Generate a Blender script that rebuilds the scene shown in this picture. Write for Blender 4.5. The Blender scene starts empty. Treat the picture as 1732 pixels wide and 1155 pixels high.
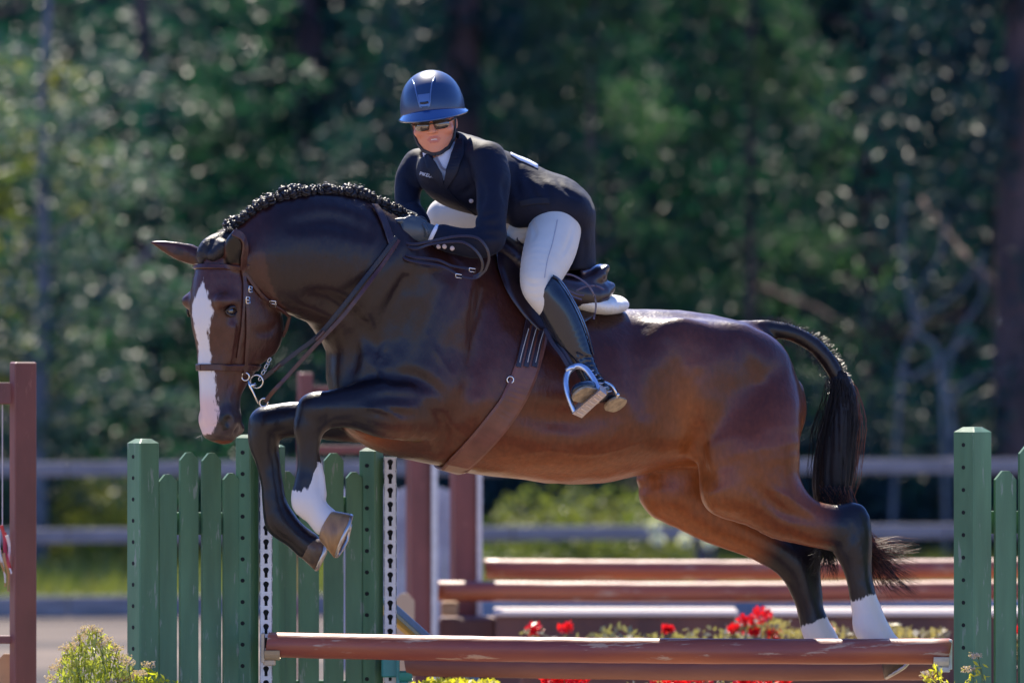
import bpy, math, random
import numpy as np
from mathutils import Vector, Matrix, Euler
from mathutils.bvhtree import BVHTree
R = math.radians
random.seed(7); rng = np.random.default_rng(7)
sc = bpy.context.scene
col = sc.collection

# ------------------------------------------------------------------ camera, world, sun, exposure
CAM_D, CAM_H, PPM = 22.0, 1.68, 490.0          # camera stands 22 m from the fence line, eye height 1.68 m
cam_data = bpy.data.cameras.new("camera")
cam = bpy.data.objects.new("camera", cam_data); col.objects.link(cam)
cam.location = (0, -CAM_D, CAM_H); cam.rotation_euler = (R(90), 0, 0)
cam_data.sensor_width = 36.0
cam_data.lens = 36.0 * CAM_D * PPM / 1732.0
cam_data.clip_start = 0.5; cam_data.clip_end = 600
cam_data.dof.use_dof = True; cam_data.dof.focus_distance = CAM_D - 0.25
cam_data.dof.aperture_fstop = 2.5
sc.camera = cam

SUN_EL, SUN_AZ = 50.0, -9.0                     # sun high behind the horse; azimuth degrees from +Y towards +X
world = bpy.data.worlds.new("World"); sc.world = world; world.use_nodes = True
wn = world.node_tree; bg = wn.nodes["Background"]
sky = wn.nodes.new("ShaderNodeTexSky"); sky.sky_type = 'NISHITA'; sky.sun_disc = False
sky.sun_elevation = R(SUN_EL); sky.sun_rotation = R(SUN_AZ); sky.air_density = 1.0; sky.dust_density = 0.15; sky.ozone_density = 4.0
tint = wn.nodes.new("ShaderNodeVectorMath"); tint.operation = 'MULTIPLY'; tint.inputs[1].default_value = (0.66, 0.88, 1.42)   # a deep clear-day blue
wn.links.new(sky.outputs[0], tint.inputs[0]); wn.links.new(tint.outputs[0], bg.inputs[0]); bg.inputs[1].default_value = 0.097
sun_d = bpy.data.lights.new("sun", 'SUN'); sun_d.energy = 5.0; sun_d.angle = R(0.53); sun_d.color = (1.0, 0.91, 0.76)
sun = bpy.data.objects.new("sun", sun_d); col.objects.link(sun)
sd = Vector((math.sin(R(SUN_AZ)) * math.cos(R(SUN_EL)), math.cos(R(SUN_AZ)) * math.cos(R(SUN_EL)), math.sin(R(SUN_EL))))
sun.rotation_euler = sd.to_track_quat('Z', 'Y').to_euler(); sun.location = (0, 10, 20)
sc.view_settings.view_transform = 'Standard'; sc.view_settings.look = 'None'
sc.view_settings.exposure = 1.2; sc.view_settings.gamma = 1.0; sc.view_settings.use_curve_mapping = False
sc.cycles.use_denoising = True
sc.cycles.max_bounces = 8; sc.cycles.transparent_max_bounces = 8
sc.cycles.sample_clamp_indirect = 6.0

# ------------------------------------------------------------------ measuring helpers
def m(px, y=0.0):            # a length of px photo pixels at depth y, in metres
    return px * (CAM_D + y) / (CAM_D * PPM)
def P(px, py, y=0.0):        # the place seen at a photo pixel at depth y behind the jump line
    return np.array([(px - 866.0) * (CAM_D + y) / (CAM_D * PPM), y, CAM_H - (py - 577.5) * (CAM_D + y) / (CAM_D * PPM)])
def V(a): return Vector((float(a[0]), float(a[1]), float(a[2])))

# ------------------------------------------------------------------ object helpers
def tag(o, label=None, cat=None, group=None, kind=None):
    if label: o["label"] = label
    if cat: o["category"] = cat
    if group: o["group"] = group
    if kind: o["kind"] = kind
    return o
def empty(name, loc=(0, 0, 0), label=None, cat=None, group=None, rz=0.0):
    o = bpy.data.objects.new(name, None); col.objects.link(o); o.location = tuple(float(v) for v in loc); o.rotation_euler = (0, 0, rz)
    o.empty_display_size = 0.1
    bpy.context.view_layer.update()
    return tag(o, label, cat, group)
def parent_keep(o, par):
    if par is not None:
        o.parent = par; o.matrix_parent_inverse = (par.matrix_basis if par.parent is None else par.matrix_world).inverted()
def link_mesh(name, verts, faces, mat, parent=None, smooth=False, attrs=None):
    me = bpy.data.meshes.new(name)
    if isinstance(verts, np.ndarray) and isinstance(faces, np.ndarray):
        n, f = len(verts), len(faces); k = faces.shape[1]
        me.vertices.add(n); me.vertices.foreach_set("co", verts.astype(np.float32).ravel())
        me.loops.add(f * k); me.loops.foreach_set("vertex_index", faces.astype(np.int32).ravel())
        me.polygons.add(f); me.polygons.foreach_set("loop_start", np.arange(0, f * k, k, dtype=np.int32))
        me.polygons.foreach_set("loop_total", np.full(f, k, dtype=np.int32))
        me.update(calc_edges=True); me.validate()
    else:
        me.from_pydata([tuple(map(float, v)) for v in verts], [], [tuple(int(i) for i in f) for f in faces]); me.update()
    if mat is not None: me.materials.append(mat)
    if smooth: me.polygons.foreach_set("use_smooth", np.ones(len(me.polygons), dtype=bool))
    if attrs:
        for an, c in attrs.items():
            a = me.color_attributes.new(an, 'FLOAT_COLOR', 'POINT')
            cc = np.ones((len(c), 4), dtype=np.float32); cc[:, :3] = c; a.data.foreach_set("color", cc.ravel())
    o = bpy.data.objects.new(name, me); col.objects.link(o)
    parent_keep(o, parent)
    return o
class MB:
    """collects simple solids into one mesh"""
    def __init__(s): s.v = []; s.f = []
    def add(s, vs, fs):
        b = len(s.v); s.v += [tuple(map(float, v)) for v in vs]; s.f += [tuple(b + i for i in f) for f in fs]
    def box(s, c, d, rot=None, bev=0.0):
        x, y, z = d[0] / 2, d[1] / 2, d[2] / 2
        if bev > 0:
            b = min(bev, x * .9, y * .9, z * .9); vs = []
            for sx in (-1, 1):
                for sy in (-1, 1):
                    for sz in (-1, 1):
                        vs += [(sx * x, sy * (y - b), sz * (z - b)), (sx * (x - b), sy * y, sz * (z - b)), (sx * (x - b), sy * (y - b), sz * z)]
            I = lambda a, bb, cc, k: ((a * 4 + bb * 2 + cc) * 3 + k)
            fs = []
            for a in (0, 1):
                q = [I(a, 0, 0, 0), I(a, 1, 0, 0), I(a, 1, 1, 0), I(a, 0, 1, 0)]; fs.append(q if a else q[::-1])
                q = [I(0, a, 0, 1), I(0, a, 1, 1), I(1, a, 1, 1), I(1, a, 0, 1)]; fs.append(q if a else q[::-1])
                q = [I(0, 0, a, 2), I(1, 0, a, 2), I(1, 1, a, 2), I(0, 1, a, 2)]; fs.append(q if a else q[::-1])
            for a in (0, 1):
                for bb in (0, 1):
                    fl = lambda q, sgn: q if sgn else q[::-1]
                    fs.append(fl([I(a, bb, 0, 0), I(a, bb, 1, 0), I(a, bb, 1, 1), I(a, bb, 0, 1)], (a + bb) % 2 == 1))
                    fs.append(fl([I(a, 0, bb, 0), I(a, 0, bb, 2), I(a, 1, bb, 2), I(a, 1, bb, 0)], (a + bb) % 2 == 1))
                    fs.append(fl([I(0, a, bb, 1), I(1, a, bb, 1), I(1, a, bb, 2), I(0, a, bb, 2)], (a + bb) % 2 == 1))
                    for cc in (0, 1):
                        fs.append(fl([I(a, bb, cc, 0), I(a, bb, cc, 1), I(a, bb, cc, 2)], (a + bb + cc) % 2 == 1))
        else:
            vs = [(sx * x, sy * y, sz * z) for sx in (-1, 1) for sy in (-1, 1) for sz in (-1, 1)]
            fs = [(0, 1, 3, 2), (4, 6, 7, 5), (0, 4, 5, 1), (2, 3, 7, 6), (0, 2, 6, 4), (1, 5, 7, 3)]
        if rot is not None: vs = [rot @ Vector(v) for v in vs]
        s.add([(v[0] + c[0], v[1] + c[1], v[2] + c[2]) for v in vs], fs)
    def tube(s, pts, r, n=8, caps=True):
        pts = [Vector(p) for p in pts]; rr = r if hasattr(r, '__len__') else [r] * len(pts)
        b = len(s.v); up = None; N = len(pts)
        for i, p in enumerate(pts):
            t = (pts[min(i + 1, N - 1)] - pts[max(i - 1, 0)])
            if t.length < 1e-9: t = Vector((0, 0, 1))
            t.normalize()
            if up is None:
                up = Vector((0, 0, 1)) if abs(t.z) < .9 else Vector((1, 0, 0))
            up = (up - t * up.dot(t)); up.normalize(); w = t.cross(up)
            for k in range(n):
                a = 2 * math.pi * k / n; s.v.append(tuple(p + (up * math.cos(a) + w * math.sin(a)) * rr[i]))
        for i in range(N - 1):
            for k in range(n):
                s.f.append((b + i * n + k, b + i * n + (k + 1) % n, b + (i + 1) * n + (k + 1) % n, b + (i + 1) * n + k))
        if caps:
            s.f.append(tuple(b + k for k in range(n))[::-1]); s.f.append(tuple(b + (N - 1) * n + k for k in range(n)))
    def prism(s, poly, y0, y1):
        """outline poly [(x,z)] counter-clockwise seen from -y, extruded from y0 (front) to y1"""
        n = len(poly); vs = [(x, y0, z) for x, z in poly] + [(x, y1, z) for x, z in poly]
        fs = [tuple(range(n)), tuple(range(2 * n - 1, n - 1, -1))] + [(i, i + n, (i + 1) % n + n, (i + 1) % n) for i in range(n)]
        s.add(vs, fs)
    def ribbon(s, pts, nrm, w, th):
        """flat strap: centre points, outward normals, width, thickness (sits on the surface)"""
        N = len(pts); b = len(s.v); ww = w if hasattr(w, '__len__') else [w] * N
        for i in range(N):
            p = Vector(pts[i]); n = Vector(nrm[i]).normalized()
            t = Vector(pts[min(i + 1, N - 1)]) - Vector(pts[max(i - 1, 0)]); t.normalize()
            n = (n - t * n.dot(t)).normalized(); sd_ = t.cross(n)
            h = ww[i] / 2
            for a, c in ((-h, 0), (-h, th * .7), (-h * .8, th), (h * .8, th), (h, th * .7), (h, 0)): s.v.append(tuple(p + sd_ * a + n * c))
        for i in range(N - 1):
            for k in range(6):
                s.f.append((b + i * 6 + k, b + i * 6 + (k + 1) % 6, b + (i + 1) * 6 + (k + 1) % 6, b + (i + 1) * 6 + k))
        s.f.append(tuple(b + k for k in range(6))[::-1]); s.f.append(tuple(b + (N - 1) * 6 + k for k in range(6)))
    def sphere(s, c, r, nu=10, nv=6, R3=None):
        r = r if hasattr(r, '__len__') else (r, r, r); vs = []
        for j in range(nv + 1):
            t = math.pi * j / nv
            for i in range(nu):
                a = 2 * math.pi * i / nu; v = Vector((math.sin(t) * math.cos(a) * r[0], math.sin(t) * math.sin(a) * r[1], math.cos(t) * r[2]))
                if R3 is not None: v = R3 @ v
                vs.append((v[0] + c[0], v[1] + c[1], v[2] + c[2]))
        fs = [(j * nu + i, (j + 1) * nu + i, (j + 1) * nu + (i + 1) % nu, j * nu + (i + 1) % nu) for j in range(nv) for i in range(nu)]
        s.add(vs, fs)
    def build(s, name, mat, parent=None, smooth=False):
        return link_mesh(name, s.v, s.f, mat, parent, smooth)
def cr(pts, n=6, closed=False):
    """Catmull-Rom through rows of an array"""
    p = np.array(pts, dtype=float); N = len(p); out = []
    rngi = range(N if closed else N - 1)
    for i in rngi:
        if closed: a, b, c, d = p[(i - 1) % N], p[i], p[(i + 1) % N], p[(i + 2) % N]
        else: a, b, c, d = p[max(i - 1, 0)], p[i], p[i + 1], p[min(i + 2, N - 1)]
        for k in range(n):
            t = k / n
            out.append(.5 * (2 * b + (c - a) * t + (2 * a - 5 * b + 4 * c - d) * t * t + (3 * b - a - 3 * c + d) * t ** 3))
    if not closed: out.append(p[-1])
    return np.array(out)

# ------------------------------------------------------------------ implicit modelling (smooth unions turned into one mesh)
class Field:
    def __init__(s, lo, hi, h, fine=None):
        """fine = (lo, hi, step): the grid lines are closer together inside that box"""
        lo, hi = np.minimum(lo, hi), np.maximum(lo, hi); s.h = h; s.ax = []
        for i in range(3):
            if fine is None: a = lo[i] + np.arange(int(math.ceil((hi[i] - lo[i]) / h)) + 1) * h
            else:
                f0, f1 = max(min(fine[0][i], fine[1][i]), lo[i]), min(max(fine[0][i], fine[1][i]), hi[i])
                a = np.concatenate([np.arange(lo[i], f0, h), np.arange(f0, f1, fine[2]), np.arange(f1, hi[i] + h, h)])
            s.ax.append(a.astype(np.float32))
        s.n = np.array([len(a) for a in s.ax]); s.f = np.full(tuple(s.n), 0.5, dtype=np.float32)
    def win(s, lo, hi):
        a = np.array([max(int(np.searchsorted(s.ax[i], lo[i])) - 1, 0) for i in range(3)]); b = np.array([min(int(np.searchsorted(s.ax[i], hi[i])) + 1, s.n[i]) for i in range(3)])
        return a, b
    def blend(s, a, b, d, k, sub=False):
        w = s.f[a[0]:b[0], a[1]:b[1], a[2]:b[2]]
        if sub:
            d = -d
            h = np.maximum(k - np.abs(w - d), 0) / max(k, 1e-6); w[...] = np.maximum(w, d) + h * h * k * .25
        else:
            h = np.maximum(k - np.abs(w - d), 0) / max(k, 1e-6); w[...] = np.minimum(w, d) - h * h * k * .25
    def seg(s, X, Y, Z, p0, p1, a0, a1, b0, b1, dd):
        p0 = np.array(p0, float); ax = np.array(p1, float) - p0; L = np.linalg.norm(ax) + 1e-9; t = ax / L
        d = np.array(dd, float); d = d - t * d.dot(t)
        if np.linalg.norm(d) < 1e-3: d = np.array([1., 0, 0]) - t * t[0]
        d /= np.linalg.norm(d); u = np.cross(t, d)
        qx, qy, qz = X - np.float32(p0[0]), Y - np.float32(p0[1]), Z - np.float32(p0[2])
        st = qx * np.float32(t[0]) + qy * np.float32(t[1]) + qz * np.float32(t[2])
        hc = np.clip(st, 0, L); vt = st - hc; hh = hc / np.float32(L)
        vu = qx * np.float32(u[0]) + qy * np.float32(u[1]) + qz * np.float32(u[2])
        vd = qx * np.float32(d[0]) + qy * np.float32(d[1]) + qz * np.float32(d[2])
        ra = np.float32(a0) + hh * np.float32(a1 - a0); rb = np.float32(b0) + hh * np.float32(b1 - b0); rt = np.minimum(ra, rb)
        A, B, C = vu / ra, vd / rb, vt / rt
        k0 = np.sqrt(A * A + B * B + C * C); A /= ra; B /= rb; C /= rt
        k1 = np.sqrt(A * A + B * B + C * C) + np.float32(1e-6)
        return np.where(k0 < 0.3, -rt * (1 - k0), k0 * (k0 - 1) / k1)
    def chain(s, st, k=0.02, dd=(0, 1, 0), n=3, sub=False):
        """st rows: x,y,z,ra,rb (metres)"""
        c = cr(st, n) if n > 1 else np.array(st, float)
        c[:, 3:] = np.maximum(c[:, 3:], 0.0015)
        rm = c[:, 3:].max(); mg = rm + k + 3 * s.h
        a, b = s.win(c[:, :3].min(0) - mg, c[:, :3].max(0) + mg)
        if np.any(b <= a): return
        tmp = np.full(tuple(b - a), 0.5, np.float32)
        for i in range(len(c) - 1):
            r2 = max(c[i, 3:].max(), c[i + 1, 3:].max()) + k + 3 * s.h
            a2, b2 = s.win(np.minimum(c[i, :3], c[i + 1, :3]) - r2, np.maximum(c[i, :3], c[i + 1, :3]) + r2)
            a2 = np.maximum(a2, a); b2 = np.minimum(b2, b)
            if np.any(b2 <= a2): continue
            X = s.ax[0][a2[0]:b2[0], None, None]; Y = s.ax[1][None, a2[1]:b2[1], None]; Z = s.ax[2][None, None, a2[2]:b2[2]]
            d = s.seg(X, Y, Z, c[i, :3], c[i + 1, :3], c[i, 3], c[i + 1, 3], c[i, 4], c[i + 1, 4], dd)
            o = a2 - a; e = b2 - a; w = tmp[o[0]:e[0], o[1]:e[1], o[2]:e[2]]; np.minimum(w, d, out=w)
        s.blend(a, b, tmp, k, sub)
    def ell(s, c, r, M=None, k=0.02, sub=False):
        c = np.array(c, float); r = np.array(r, float); mg = r.max() + k + 3 * s.h
        a, b = s.win(c - mg, c + mg)
        if np.any(b <= a): return
        X = s.ax[0][a[0]:b[0], None, None] - c[0]; Y = s.ax[1][None, a[1]:b[1], None] - c[1]; Z = s.ax[2][None, None, a[2]:b[2]] - c[2]
        M = np.eye(3) if M is None else np.array(M, float)       # rows are the local axes
        q = [(X * M[i, 0] + Y * M[i, 1] + Z * M[i, 2]) / r[i] for i in range(3)]
        k0 = np.sqrt(q[0] ** 2 + q[1] ** 2 + q[2] ** 2); k1 = np.sqrt((q[0] / r[0]) ** 2 + (q[1] / r[1]) ** 2 + (q[2] / r[2]) ** 2) + 1e-6
        d = np.where(k0 < .3, -r.min() * (1 - k0), k0 * (k0 - 1) / k1).astype(np.float32)
        s.blend(a, b, d, k, sub)
    def plane(s, p, nrm, k=0.005, lim=None):
        """cut away everything on the side the normal points to"""
        p = np.array(p, float); nrm = np.array(nrm, float); nrm /= np.linalg.norm(nrm)
        a, b = (np.zeros(3, int), s.n) if lim is None else s.win(*lim)
        X = s.ax[0][a[0]:b[0], None, None]; Y = s.ax[1][None, a[1]:b[1], None]; Z = s.ax[2][None, None, a[2]:b[2]]
        d = ((X - p[0]) * nrm[0] + (Y - p[1]) * nrm[1] + (Z - p[2]) * nrm[2]).astype(np.float32)
        s.blend(a, b, -d, k, True)
    def loftx(s, st, k=0.02):
        """vertical slices along x; rows: x, zc, rz, yc, ry, narrow-at-top, power"""
        c = cr(st, 8); c = c[np.argsort(c[:, 0])]; x = s.ax[0]
        g = [np.interp(x, c[:, 0], c[:, i]).astype(np.float32)[:, None, None] for i in range(1, 7)]
        Z = s.ax[2][None, None, :]; Y = s.ax[1][None, :, None]
        zz = (Z - g[0]) / g[1]; ry = g[3] * (1 - g[4] * np.clip(zz, -1, 1)); yy = (Y - g[2]) / ry
        pw = g[5]; k0 = (np.abs(zz) ** pw + np.abs(yy) ** pw) ** (1 / pw)
        k1 = np.sqrt((zz / g[1]) ** 2 + (yy / ry) ** 2) + 1e-6
        d = np.where(k0 < .3, -np.minimum(g[1], ry) * (1 - k0), k0 * (k0 - 1) / k1)
        x0, x1 = c[0, 0], c[-1, 0]; ex = np.maximum(np.maximum(x0 - x, x - x1), 0)[:, None, None].astype(np.float32)
        d = np.where(ex > 0, np.sqrt(np.maximum(d, 0) ** 2 + ex ** 2) + .002, d).astype(np.float32)
        s.blend(np.zeros(3, int), s.n, d, k)
    def mesh(s, smooth=2):
        f = s.f; ins = f < 0; nx, ny, nz = f.shape
        cnt = np.zeros((nx - 1, ny - 1, nz - 1), np.int8)
        for i in (0, 1):
            for j in (0, 1):
                for k in (0, 1): cnt += ins[i:nx - 1 + i, j:ny - 1 + j, k:nz - 1 + k]
        act = (cnt > 0) & (cnt < 8); I, J, K = np.nonzero(act)
        idx = np.full(act.shape, -1, np.int32); idx[I, J, K] = np.arange(len(I))
        co = np.array([(i, j, k) for i in (0, 1) for j in (0, 1) for k in (0, 1)])
        vals = np.stack([f[I + c[0], J + c[1], K + c[2]] for c in co], 1)
        acc = np.zeros((len(I), 3)); n = np.zeros(len(I))
        for a in range(8):
            for b in range(a + 1, 8):
                if abs(co[a] - co[b]).sum() != 1: continue
                va, vb = vals[:, a], vals[:, b]; cr_ = (va < 0) != (vb < 0)
                t = np.where(cr_, va / np.where(cr_, va - vb, 1), 0)
                acc += np.where(cr_[:, None], co[a] + t[:, None] * (co[b] - co[a]), 0); n += cr_
        g = np.stack([I, J, K], 1) + acc / n[:, None]
        v = np.stack([np.interp(g[:, i], np.arange(s.n[i]), s.ax[i].astype(float)) for i in range(3)], 1)
        quads = []
        for ax in range(3):
            sl0 = [slice(None)] * 3; sl1 = [slice(None)] * 3; sl0[ax] = slice(0, -1); sl1[ax] = slice(1, None)
            A = ins[tuple(sl0)]; B = ins[tuple(sl1)]; e = A != B
            o1, o2 = [(1, 2), (2, 0), (0, 1)][ax]
            E = np.stack(np.nonzero(e), 1); ok = (E[:, o1] > 0) & (E[:, o2] > 0) & (E[:, o1] < f.shape[o1] - 1) & (E[:, o2] < f.shape[o2] - 1); E = E[ok]
            sgn = A[E[:, 0], E[:, 1], E[:, 2]]
            def g(d1, d2):
                q = E.copy(); q[:, o1] -= d1; q[:, o2] -= d2; return idx[q[:, 0], q[:, 1], q[:, 2]]
            q = np.stack([g(1, 1), g(0, 1), g(0, 0), g(1, 0)], 1); q[~sgn] = q[~sgn][:, ::-1]; quads.append(q)
        q = np.concatenate(quads); q = q[(q >= 0).all(1)]
        if smooth:
            e = np.concatenate([q[:, [0, 1]], q[:, [1, 2]], q[:, [2, 3]], q[:, [3, 0]]]); N = len(v)
            deg = np.bincount(e[:, 0], minlength=N) + np.bincount(e[:, 1], minlength=N); deg = np.maximum(deg, 1)
            for it in range(smooth):
                for lam in (0.5, -0.48):
                    av = np.stack([np.bincount(e[:, 0], v[e[:, 1], c], N) + np.bincount(e[:, 1], v[e[:, 0], c], N) for c in range(3)], 1) / deg[:, None]
                    v = v + lam * (av - v)
        return v, q
def bvh(v, q): return BVHTree.FromPolygons([tuple(a) for a in v.tolist()], q.tolist())
def noise3(p, sc_=1.0, seed=0):
    """cheap smooth value noise on rows of p"""
    p = np.asarray(p) * sc_ + seed * 17.3; i = np.floor(p).astype(np.int64); f = p - i; f = f * f * (3 - 2 * f); out = 0
    for a in (0, 1):
        for b in (0, 1):
            for c in (0, 1):
                h = (i[:, 0] + a) * 374761393 + (i[:, 1] + b) * 668265263 + (i[:, 2] + c) * 2147483647 + seed * 144665
                h = (h ^ (h >> 13)) * 1274126177; h = (h ^ (h >> 16)) & 0xffff
                w = (f[:, 0] if a else 1 - f[:, 0]) * (f[:, 1] if b else 1 - f[:, 1]) * (f[:, 2] if c else 1 - f[:, 2]); out = out + w * (h / 65535.0)
    return out

def cam_ray(px, py, side, bv):
    c = Vector((0, -CAM_D, CAM_H)); d = (Vector(P(px, py, 0)) - c).normalized()
    h = bv.ray_cast(c, d) if side > 0 else bv.ray_cast(Vector(P(px, py, 2.0)), -d)
    return (h[0], h[1]) if h[0] is not None else (None, None)
def fold(Fx, bv_x, pts, r_, k=.014, sub=True, depth=1.0):
    """a soft crease pressed into (or a vein raised on) a surface along a path"""
    out = []
    for i_, q in enumerate(cr(pts, 4)):
        h_, n_ = cam_ray(q[0], q[1], 1, bv_x)
        if h_ is None: continue
        if n_.y > 0: n_ = -n_
        w_ = math.sin(math.pi * (i_ + .5) / (len(pts) * 4 - 3)); o_ = (m(r_ * (1.35 - .75 * w_)) if sub else -m(r_) * (1.1 - .5 * w_)) * depth
        p_ = h_ + n_ * o_; out.append([*p_, m(r_) * (.25 + .75 * w_), m(r_) * (.25 + .75 * w_)])
    if len(out) > 1: Fx.chain(out, k=k, n=1, sub=sub)
# ------------------------------------------------------------------ materials
def mat(name, color, rough=0.6, spec=0.5, metal=0.0, noise=0.0, nscale=20.0, bump=0.0, bscale=60.0, bdist=0.002, coat=0.0, coat_r=0.2,
        sheen=0.0, attr=None, trans=0.0, stretch=None, color2=None, rvar=0.0, obj_random=0.0, detail=4.0, sss=0.0, wear=None):
    mt = bpy.data.materials.new(name); mt.use_nodes = True; nt = mt.node_tree; L = nt.links.new
    b = nt.nodes["Principled BSDF"]; out = nt.nodes["Material Output"]
    b.inputs["Roughness"].default_value = rough; b.inputs["Metallic"].default_value = metal; b.inputs["Specular IOR Level"].default_value = spec
    b.inputs["Coat Weight"].default_value = coat; b.inputs["Coat Roughness"].default_value = coat_r
    if sheen: b.inputs["Sheen Weight"].default_value = sheen; b.inputs["Sheen Roughness"].default_value = 0.4
    if sss: b.inputs["Subsurface Weight"].default_value = sss; b.inputs["Subsurface Scale"].default_value = 0.01
    tc = nt.nodes.new("ShaderNodeTexCoord"); mp = nt.nodes.new("ShaderNodeMapping"); L(tc.outputs["Object"], mp.inputs[0])
    if stretch: mp.inputs["Scale"].default_value = stretch
    csock = None
    if attr:
        a = nt.nodes.new("ShaderNodeAttribute"); a.attribute_name = attr; csock = a.outputs["Color"]
    if noise > 0 or color2:
        n = nt.nodes.new("ShaderNodeTexNoise"); n.inputs["Scale"].default_value = nscale; n.inputs["Detail"].default_value = detail; L(mp.outputs[0], n.inputs["Vector"])
        if color2:
            r = nt.nodes.new("ShaderNodeValToRGB"); r.color_ramp.elements[0].position = 0.35; r.color_ramp.elements[1].position = 0.65
            r.color_ramp.elements[0].color = (*color, 1); r.color_ramp.elements[1].color = (*color2, 1); L(n.outputs["Fac"], r.inputs[0]); csock = r.outputs[0]
        else:
            mr = nt.nodes.new("ShaderNodeMapRange"); mr.inputs["From Min"].default_value = .3; mr.inputs["From Max"].default_value = .7
            mr.inputs["To Min"].default_value = 1 - noise; mr.inputs["To Max"].default_value = 1 + noise; L(n.outputs["Fac"], mr.inputs[0])
            vm = nt.nodes.new("ShaderNodeVectorMath"); vm.operation = 'SCALE'; L(mr.outputs[0], vm.inputs["Scale"])
            if csock: L(csock, vm.inputs[0])
            else: vm.inputs[0].default_value = color
            csock = vm.outputs[0]
        if rvar:
            mr2 = nt.nodes.new("ShaderNodeMapRange"); mr2.inputs["To Min"].default_value = rough - rvar; mr2.inputs["To Max"].default_value = rough + rvar
            L(n.outputs["Fac"], mr2.inputs[0]); L(mr2.outputs[0], b.inputs["Roughness"])
    if obj_random:
        oi = nt.nodes.new("ShaderNodeObjectInfo"); mr = nt.nodes.new("ShaderNodeMapRange"); mr.inputs["To Min"].default_value = 1 - obj_random; mr.inputs["To Max"].default_value = 1 + obj_random
        L(oi.outputs["Random"], mr.inputs[0]); vm = nt.nodes.new("ShaderNodeVectorMath"); vm.operation = 'SCALE'; L(mr.outputs[0], vm.inputs["Scale"])
        if csock: L(csock, vm.inputs[0])
        else: vm.inputs[0].default_value = color
        csock = vm.outputs[0]
    if wear:                                       # chips and scuffs: (colour, threshold, scale, stretch)
        wc, wt, ws, wst = wear; m2 = nt.nodes.new("ShaderNodeMapping"); m2.inputs["Scale"].default_value = wst; L(tc.outputs["Object"], m2.inputs[0])
        n = nt.nodes.new("ShaderNodeTexNoise"); n.inputs["Scale"].default_value = ws; n.inputs["Detail"].default_value = 8; n.inputs["Roughness"].default_value = .65; L(m2.outputs[0], n.inputs["Vector"])
        mr = nt.nodes.new("ShaderNodeMapRange"); mr.inputs["From Min"].default_value = wt; mr.inputs["From Max"].default_value = wt + .05; L(n.outputs["Fac"], mr.inputs[0])
        mx_ = nt.nodes.new("ShaderNodeMix"); mx_.data_type = 'RGBA'; L(mr.outputs[0], mx_.inputs[0])
        if csock: L(csock, mx_.inputs[6])
        else: mx_.inputs[6].default_value = (*color, 1)
        mx_.inputs[7].default_value = (*wc, 1); csock = mx_.outputs[2]
    if csock: L(csock, b.inputs["Base Color"])
    else: b.inputs["Base Color"].default_value = (*color, 1)
    if bump > 0:
        n = nt.nodes.new("ShaderNodeTexNoise"); n.inputs["Scale"].default_value = bscale; n.inputs["Detail"].default_value = 5; L(mp.outputs[0], n.inputs["Vector"])
        bp = nt.nodes.new("ShaderNodeBump"); bp.inputs["Strength"].default_value = bump; bp.inputs["Distance"].default_value = bdist
        L(n.outputs["Fac"], bp.inputs["Height"]); L(bp.outputs[0], b.inputs["Normal"])
    if trans > 0:
        tr = nt.nodes.new("ShaderNodeBsdfTranslucent"); mx = nt.nodes.new("ShaderNodeMixShader"); mx.inputs[0].default_value = trans
        if csock: 
            g = nt.nodes.new("ShaderNodeVectorMath"); g.operation = 'MULTIPLY'; g.inputs[1].default_value = (1.0, 1.5, 0.85) if color2 and color2[2] * 1.9 > color2[0] and color2[0] < .125 else (1.55, 1.5, 0.55); L(csock, g.inputs[0]); L(g.outputs[0], tr.inputs[0])
        else: tr.inputs[0].default_value = (min(color[0] * 1.6, 1), min(color[1] * 1.5, 1), color[2] * .5, 1)
        L(b.outputs[0], mx.inputs[1]); L(tr.outputs[0], mx.inputs[2]); L(mx.outputs[0], out.inputs["Surface"])
    return mt
# ================================================================== GROUND, FENCE, TREES
M_sand = mat("arena_sand", (0.43, 0.33, 0.23), rough=.95, spec=.2, color2=(.33, .25, .17), nscale=1.2, bump=.8, bscale=9, bdist=.05)
M_lawn = mat("grass_ground", (0.075, 0.10, 0.035), rough=.95, color2=(.12, .13, .05), nscale=.8, bump=.8, bscale=20, bdist=.05)
M_floor = mat("forest_floor", (0.035, 0.035, 0.02), rough=1, color2=(.045, .045, .030), nscale=.9, bump=.8, bscale=6, bdist=.08)
def gridmesh(name, x0, x1, y0, y1, nx, ny, zf, mt):
    xs, ys = np.linspace(x0, x1, nx), np.linspace(y0, y1, ny); X, Y = np.meshgrid(xs, ys, indexing='ij'); p = np.stack([X.ravel(), Y.ravel(), zf(X.ravel(), Y.ravel())], 1)
    i, j = np.meshgrid(np.arange(nx - 1), np.arange(ny - 1), indexing='ij'); a = (i * ny + j).ravel(); f = np.stack([a, a + ny, a + ny + 1, a + 1], 1)
    o = link_mesh(name, p, f, mt, None, True); o["kind"] = "structure"; return o
M_path_shade = mat("dirt_path", (0.155, 0.120, 0.095), rough=.95, spec=.2, color2=(.052, .045, .045), nscale=.7, stretch=(.25, 1, 1), bump=.8, bscale=8, bdist=.05)  # darker tone and dark bands put ground shade into the dirt colour
gridmesh("path", -160, 160, 8.2, 18.4, 60, 12, lambda x, y: .0 * x + .002, M_path_shade)
gridmesh("ground", -160, 160, -60, 8.2, 60, 60, lambda x, y: np.zeros_like(x), M_sand)
gridmesh("grass_strip", -160, 160, 18.4, 27, 60, 12, lambda x, y: .0 * x + .004, M_lawn)
gridmesh("forest_floor", -160, 160, 27, 64, 60, 30, lambda x, y: .004 + (y - 27) * .02, M_floor)
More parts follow.
